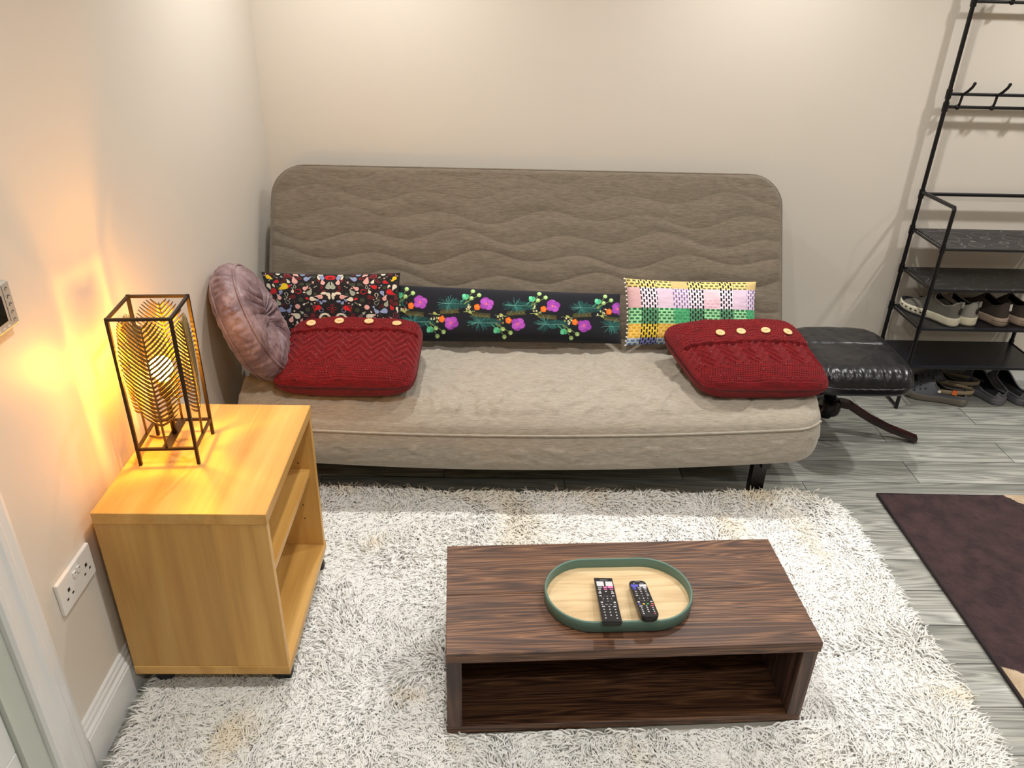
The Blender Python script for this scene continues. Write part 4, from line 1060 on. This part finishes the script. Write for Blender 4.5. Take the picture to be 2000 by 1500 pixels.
# ------------------------------------------------------------------ coat and shoe rack
def rack():
    xl, xr, yb, yf = 2.700, 3.300, -.035, -.300
    t = thing('coat_rack', 'black metal coat and shoe rack standing against the back wall', 'coat rack', (xl, yf, 0))
    o = Vector((xl, yf, 0)); P = lambda x, y, z: Vector((x, y, z))-o
    r = .0085
    bm = bmesh.new()
    for x in (xl, xr):
        tube(bm, [P(x, yb, .0), P(x, yb, 1.80)], r, 10)
        tube(bm, [P(x, yf, .0), P(x, yf, .885), P(x, yf+.004, .893), P(x, yb, .885)], r*.95, 10)
        for z in (.725, .552, .378, .200): tube(bm, [P(x, yb, z), P(x, yf, z)], r*.6, 8)
        tube(bm, [P(x, yf, .010), P(x, yb, .010)], r*.7, 8)
        for z in (.877, .725, .552, .378, .200, 1.224, 1.272, 1.60): tube(bm, [P(x, yb, z-.018), P(x, yb, z+.018)], r*1.35, 10)
        for z in (.725, .552, .378, .200): tube(bm, [P(x, yf, z-.014), P(x, yf, z+.014)], r*1.25, 10)
    tube(bm, [P(xl, yb, .877), P(xr, yb, .877)], r*.9, 10)
    obj('frame', bm, M_['metal'], t, False)
    for z in (1.224, 1.272, 1.600, 1.79):
        bm = bmesh.new(); tube(bm, [P(xl, yb, z), P(xr, yb, z)], r*.75, 10); obj('hook_rail', bm, M_['metal'], t)
    for z, nm in ((1.224, 0), (1.60, 1)):
        for k in range(4 if nm == 0 else 3):
            x = xl+.045+k*.138 if nm == 0 else xl+.14+k*.15; bm = bmesh.new()
            tube(bm, [P(x, yb-.009, z-.004), P(x+.002, yb-.012, z+.02), P(x+.004, yb-.012, z+.048), P(x+.010, yb-.030, z+.062), P(x+.016, yb-.044, z+.080), P(x+.018, yb-.050, z+.094)], [.006, .005, .0055, .0055, .0055, .006], 8)
            bmesh.ops.create_icosphere(bm, subdivisions=2, radius=.0105, matrix=Matrix.Translation(P(x, yb-.006, z)))
            bmesh.ops.create_icosphere(bm, subdivisions=2, radius=.0065, matrix=Matrix.Translation(P(x+.018, yb-.050, z+.094)))
            obj('coat_hook', bm, M_['metal'], t, True)
    for z, m in ((.725, 'shelf'), (.552, 'shelf'), (.378, 'shelfplain'), (.200, 'shelfplain')):
        bm = bmesh.new()
        box(bm, xl+.014-o.x, xr-.014-o.x, yf-o.y+.002, yb-o.y-.002, z-.001, z+.005, .001)
        s_ = obj('shelf', bm, M_[m], t)
        bm = bmesh.new(); tube(bm, [P(xl, yf, z), P(xr, yf, z)], r*.62, 8); tube(bm, [P(xl, yb, z), P(xr, yb, z)], r*.62, 8); obj('shelf_rail', bm, M_['metal'], s_)
rack()

# ------------------------------------------------------------------ shoes
def shoe_mesh(kind, L=.28, side=1):
    """local: heel at origin, toe along +y, up z. returns dict of bmesh"""
    n = 44; ts = [0.5-.5*math.cos(PI*i/(n-1)) for i in range(n)]
    W2 = .056 if kind == 'slip' else .050
    def half(t, s):
        base = W2*(.72+.28*min(1, max(0, (t-.25)/.42)))*(1 if t < .7 else 1)
        heel = math.sqrt(max(0, 1-((.13-t)/.13)**2)) if t < .13 else 1
        toe = math.sqrt(max(0, 1-((t-.70)/.30)**2)) if t > .70 else 1
        waist = 1-.08*math.exp(-((t-.38)/.12)**2)
        return base*heel*toe*waist
    def cxo(t): return side*.006*math.sin(PI*t)
    out = {}
    if kind in ('sneaker', 'runner'):
        st = lambda t: .030+.006*(1-t)+.006*max(0, (t-.85)/.15)+(.016*max(0, t-.72)**1.0 if 0 else 0)
        sb = lambda t: .010*max(0, (t-.72)/.28)**1.6
        hup = lambda t: .052+.058*math.exp(-((t-.40)/.20)**2) if t > .40 else .110
        collar = lambda t: .075+.016*abs(t-.22)/.2+.012*math.exp(-(t/.08)**2)
        op = (.045, .46)
    elif kind == 'clog':
        st = lambda t: .034-.004*math.sin(PI*t); sb = lambda t: .012*max(0, (t-.75)/.25)**1.5+.004*max(0, (.15-t)/.15)
        hup = lambda t: .045+.055*math.exp(-((t-.58)/.18)**2) if t > .58 else .100
        collar = lambda t: .046+.045*max(0, (t-.30)/.28)**1.5; op = (.03, .58)
    else:
        st = lambda t: .030; sb = lambda t: .008*max(0, (t-.8)/.2)**1.5
        hup = lambda t: .050+.058*math.exp(-((t-.62)/.19)**2) if t > .62 else .108
        collar = lambda t: .038+.056*max(0, (t-.28)/.36)**1.3; op = (.03, .64)
    # sole
    bm = bmesh.new(); rings = []
    for z in range(5):
        ring = []
        for sd in (1, -1):
            for i in (range(n) if sd > 0 else range(n-2, 0, -1)):
                t = ts[i]; f = z/4; k = 1.06+.02*math.sin(PI*f)-(.04 if z == 0 else 0); x = cxo(t)+sd*half(t, sd)*k
                ring.append(bm.verts.new((x, t*L*1.02-.004, sb(t)+(st(t)-sb(t))*f)))
        rings.append(ring)
    for A, B in zip(rings, rings[1:]):
        m = len(A)
        for k in range(m): bm.faces.new((A[k], A[(k+1) % m], B[(k+1) % m], B[k]))
    for R_, fl in ((rings[0], 1), (rings[-1], 0)):
        for i in range(n-1):
            a, b = R_[i], R_[i+1]; c_, d_ = R_[-(i+1)] if i+1 < n-1 else R_[n-1], R_[-i] if i else R_[0]
            f = [a, b, c_, d_]; f2 = []
            for v in f:
                if v not in f2: f2.append(v)
            if len(f2) >= 3:
                try: bm.faces.new(f2)
                except ValueError: pass
    out['sole'] = bm
    # upper: two half sheets
    bm = bmesh.new(); q = 12
    edge = {1: [], -1: []}
    for sd in (1, -1):
        prev = None
        for i in range(n):
            t = ts[i]; w_ = half(t, sd); z0 = st(t)-.004; H0 = max(hup(t), z0+.008)
            opened = op[0] < t < op[1]
            hh = H0*(1 if t < .75 else math.sqrt(max(.02, 1-((t-.75)/.27)**2))*.45+.55*(1-((t-.75)/.25)*.75))
            if t >= .97: hh = max(z0+.004, hh*.8)
            hh = max(hh, z0+.004)
            amax = PI/2
            if opened:
                cz = collar(t); ramp_ = min(1, (t-op[0])/.03, (op[1]-t)/.05); target = min(.98, max(.1, (cz-z0)/(hh-z0)))
                amax = math.asin(target)*ramp_+PI/2*(1-ramp_)
                if t < op[0]+.03: hh = z0+(hh-z0)*(target*(1-ramp_)+ramp_)
            elif t <= op[0]:
                cz = collar(op[0]); target = min(.999, (cz-z0)/(hh-z0)); hh = z0+(hh-z0)*target
            row = []
            for k in range(q+1):
                a = amax*k/q
                row.append(bm.verts.new((cxo(t)+sd*w_*math.cos(a)**(.5 if kind == 'slip' else .75) if math.cos(a) > 1e-6 else cxo(t), t*L, z0+(hh-z0)*math.sin(a))))
            if opened: edge[sd].append(row[-1].co.copy())
            if prev:
                for k in range(q): 
                    f = (prev[k], row[k], row[k+1], prev[k+1])
                    bm.faces.new(f if sd > 0 else f[::-1])
            prev = row
    bmesh.ops.remove_doubles(bm, verts=bm.verts, dist=.0004)
    bmesh.ops.recalc_face_normals(bm, faces=bm.faces)
    inner = bm.copy()
    for v in inner.verts:
        v.co.x = cxo(v.co.y/L)+(v.co.x-cxo(v.co.y/L))*.93; v.co.z = st(.5)-.006+(v.co.z-st(.5)+.006)*.985 if v.co.z > st(.5) else v.co.z
    out['upper'] = bm; out['inner'] = inner
    bm = bmesh.new(); A = [bm.verts.new((cxo(t)+half(t, 1)*.93, t*L, st(t)+.002)) for t in ts]; B = [bm.verts.new((cxo(t)-half(t, 1)*.93, t*L, st(t)+.002)) for t in ts]
    for i in range(n-1): bm.faces.new((A[i], A[i+1], B[i+1], B[i]))
    out['insole'] = bm
    # collar rim
    loop = edge[1]+edge[-1][::-1]
    bm = bmesh.new(); tube(bm, loop, .0035 if kind != 'slip' else .0042, 8, closed=True); out['rim'] = bm
    return out
def shoe(kind, label, heel, toe, mats, group=None, side=1, L=None, extra=None, cat='shoe', name='shoe', tilt=0):
    hx, hy, hz = heel; d = Vector((toe[0]-hx, toe[1]-hy, 0)); rz = math.atan2(d.y, d.x)-PI/2; L = L or d.length
    t = thing(name, label, cat, heel, rz, group)
    p = shoe_mesh(kind, L, side)
    obj('sole', p['sole'], M_[mats[0]], t, True); u = obj('upper', p['upper'], M_[mats[1]], t, True)
    obj('lining', p['inner'], M_['lining'], t, True); obj('insole', p['insole'], M_['lining'], t, True)
    obj('collar', p['rim'], M_[mats[2]], u, True)
    if extra: extra(t, L)
    return t
def sneaker_extra(t, L):
    for k in range(6):
        y = L*(.42+k*.09)
        for sd in (-1, 1):
            bm = bmesh.new()
            f = y/L; x = .049*(1 if f < .7 else math.sqrt(max(0, 1-((f-.70)/.30)**2)))*1.075
            box(bm, sd*x-.002, sd*x+.0022, y-.004, y+.004, .017+.012*max(0, f-.7), .0215+.012*max(0, f-.7))
            obj('sole_vent', bm, M_['slot'], t)
    bm = bmesh.new(); bar(bm, (0, -.004, .085), (0, -.002, .108), .014, .004, (0, 1, 0)); obj('heel_tab', bm, M_['shoe_light'], t)
    bm = bmesh.new(); lathe(bm, [(.010, -.002), (.010, .0025), (.0001, .003)], 16, Matrix.Translation((0, .001, .064)) @ Matrix.Rotation(PI/2, 4, 'X') @ Matrix.Diagonal((1, 1.5, 1, 1))); obj('heel_patch', bm, M_['slot'], t)
    bm = bmesh.new()
    for k in range(4):
        f = .47+k*.055; z = .105-k*.012; tube(bm, [(-.026, f*L-.004, z-.018), (-.013, f*L, z-.003), (0, f*L+.001, z+.001), (.013, f*L, z-.003), (.026, f*L-.004, z-.018)], .0026, 6)
    obj('laces', bm, M_['shoe_light'], t, True)
def runner_extra(t, L):
    bm = bmesh.new(); bar(bm, (0, -.005, .070), (0, -.002, .098), .012, .004, (0, 1, 0)); h = obj('heel_tab', bm, M_['plastic'], t); h['label'] = 'pale pull tab'
    bm = bmesh.new()
    for z in (.012, .022):
        tube(bm, [(.040*math.cos(a)*1.0, .035+.046*math.sin(a) if math.sin(a) < 0 else .035+.10*math.sin(a), z) for a in np.linspace(-PI, 0, 14)], .0012, 5)
    obj('sole_groove', bm, M_['clog_rubber'], t)
def clog_extra(t, L):
    bm = bmesh.new(); pts = [(s_*.046*math.cos(a), L*.46-.155*math.sin(a)*.9, .062+.008*math.sin(a)) for s_ in (1,) for a in np.linspace(0, PI, 19)]
    rings = []
    for x, y, z in pts: rings.append([bm.verts.new(Vector((x*k, y+(1-k)*.02, zz))) for k, zz in ((1, z-.009), (1.03, z), (1, z+.009), (.93, z+.009), (.93, z-.009))])
    for A, B in zip(rings, rings[1:]):
        for k in range(5): bm.faces.new((A[k], A[(k+1) % 5], B[(k+1) % 5], B[k]))
    bm.faces.new(rings[0][::-1]); bm.faces.new(rings[-1]); st = obj('heel_strap', bm, M_['clog_strap'], t, True)
    if t.name != 'clog.001': bm = bmesh.new(); box(bm, -.047, -.043, L*.20, L*.20+.020, .056, .078, .001); tg = obj('strap_tag', bm, M_['orange'], st); tg['label'] = 'small orange tag'
    for s_ in (-1, 1):
        bm = bmesh.new(); lathe(bm, [(.007, -.002), (.007, .002), (.0001, .004)], 14, Matrix.Translation((s_*.050, L*.46, .062)) @ Matrix.Rotation(s_*PI/2, 4, 'Y')); obj('rivet', bm, M_['plastic'], t)
    bm = bmesh.new()
    for k in range(5):
        for j in range(3):
            f = .66+j*.075; a = .55+k*.5; w_ = .049*(1 if f < .7 else math.sqrt(max(0, 1-((f-.70)/.30)**2))); z0 = .03; hh = .052+.040*math.exp(-((f-.58)/.18)**2)
            if j == 2: hh *= .85
            bmesh.ops.create_icosphere(bm, subdivisions=1, radius=.0042, matrix=Matrix.Translation((w_*math.cos(a)*.97, f*L, z0+(hh-z0)*math.sin(a)*.98)))
    obj('vent_holes', bm, M_['slot'], t)
SZ = .3845
shoe('sneaker', 'grey sneaker with cream sole at the left end of the rack shelf', (2.868, -.272, SZ), (2.748, -.050, SZ), ('sole_cream', 'shoe_grey', 'shoe_light'), side=1, L=.268, extra=sneaker_extra)
shoe('sneaker', 'grey sneaker with cream sole behind its twin, beside the brown running shoe', (2.946, -.262, SZ), (2.83, -.050, SZ), ('sole_cream', 'shoe_light', 'shoe_light'), side=-1, L=.262, extra=sneaker_extra)
shoe('runner', 'dark brown running shoe with tan sole directly beside the grey sneakers on the rack', (3.078, -.262, SZ), (2.972, -.050, SZ), ('sole_tan', 'shoe_brown', 'shoe_brown'), side=1, L=.262, extra=runner_extra)
shoe('runner', 'dark brown running shoe with tan sole cut by the right edge of the photo', (3.185, -.258, SZ), (3.085, -.050, SZ), ('sole_tan', 'shoe_brown', 'shoe_brown'), side=-1, L=.255, extra=runner_extra)
shoe('clog', 'mottled grey rubber clog with orange-tagged khaki strap on the floor, nearest the footstool', (3.030, -.262, .001), (2.78, -.155, .001), ('clog_rubber', 'clog_print', 'clog_rubber'), L=.27, extra=clog_extra, name='clog')
shoe('clog', 'mottled grey rubber clog with khaki strap behind the orange-tagged one', (3.100, -.172, .001), (2.86, -.070, .001), ('clog_rubber', 'clog_print', 'clog_rubber'), L=.26, extra=clog_extra, name='clog')
shoe('slip', 'charcoal rubber slip-on shoe on the floor beside the mottled clogs', (3.192, -.262, .001), (3.095, -.030, .001), ('slip_grey', 'slip_grey', 'slip_grey'), L=.262, name='slip_on_shoe')
shoe('slip', 'charcoal rubber slip-on shoe on the floor by the right front post of the rack', (3.304, -.262, .001), (3.207, -.030, .001), ('slip_grey', 'slip_grey', 'slip_grey'), L=.255, name='slip_on_shoe')
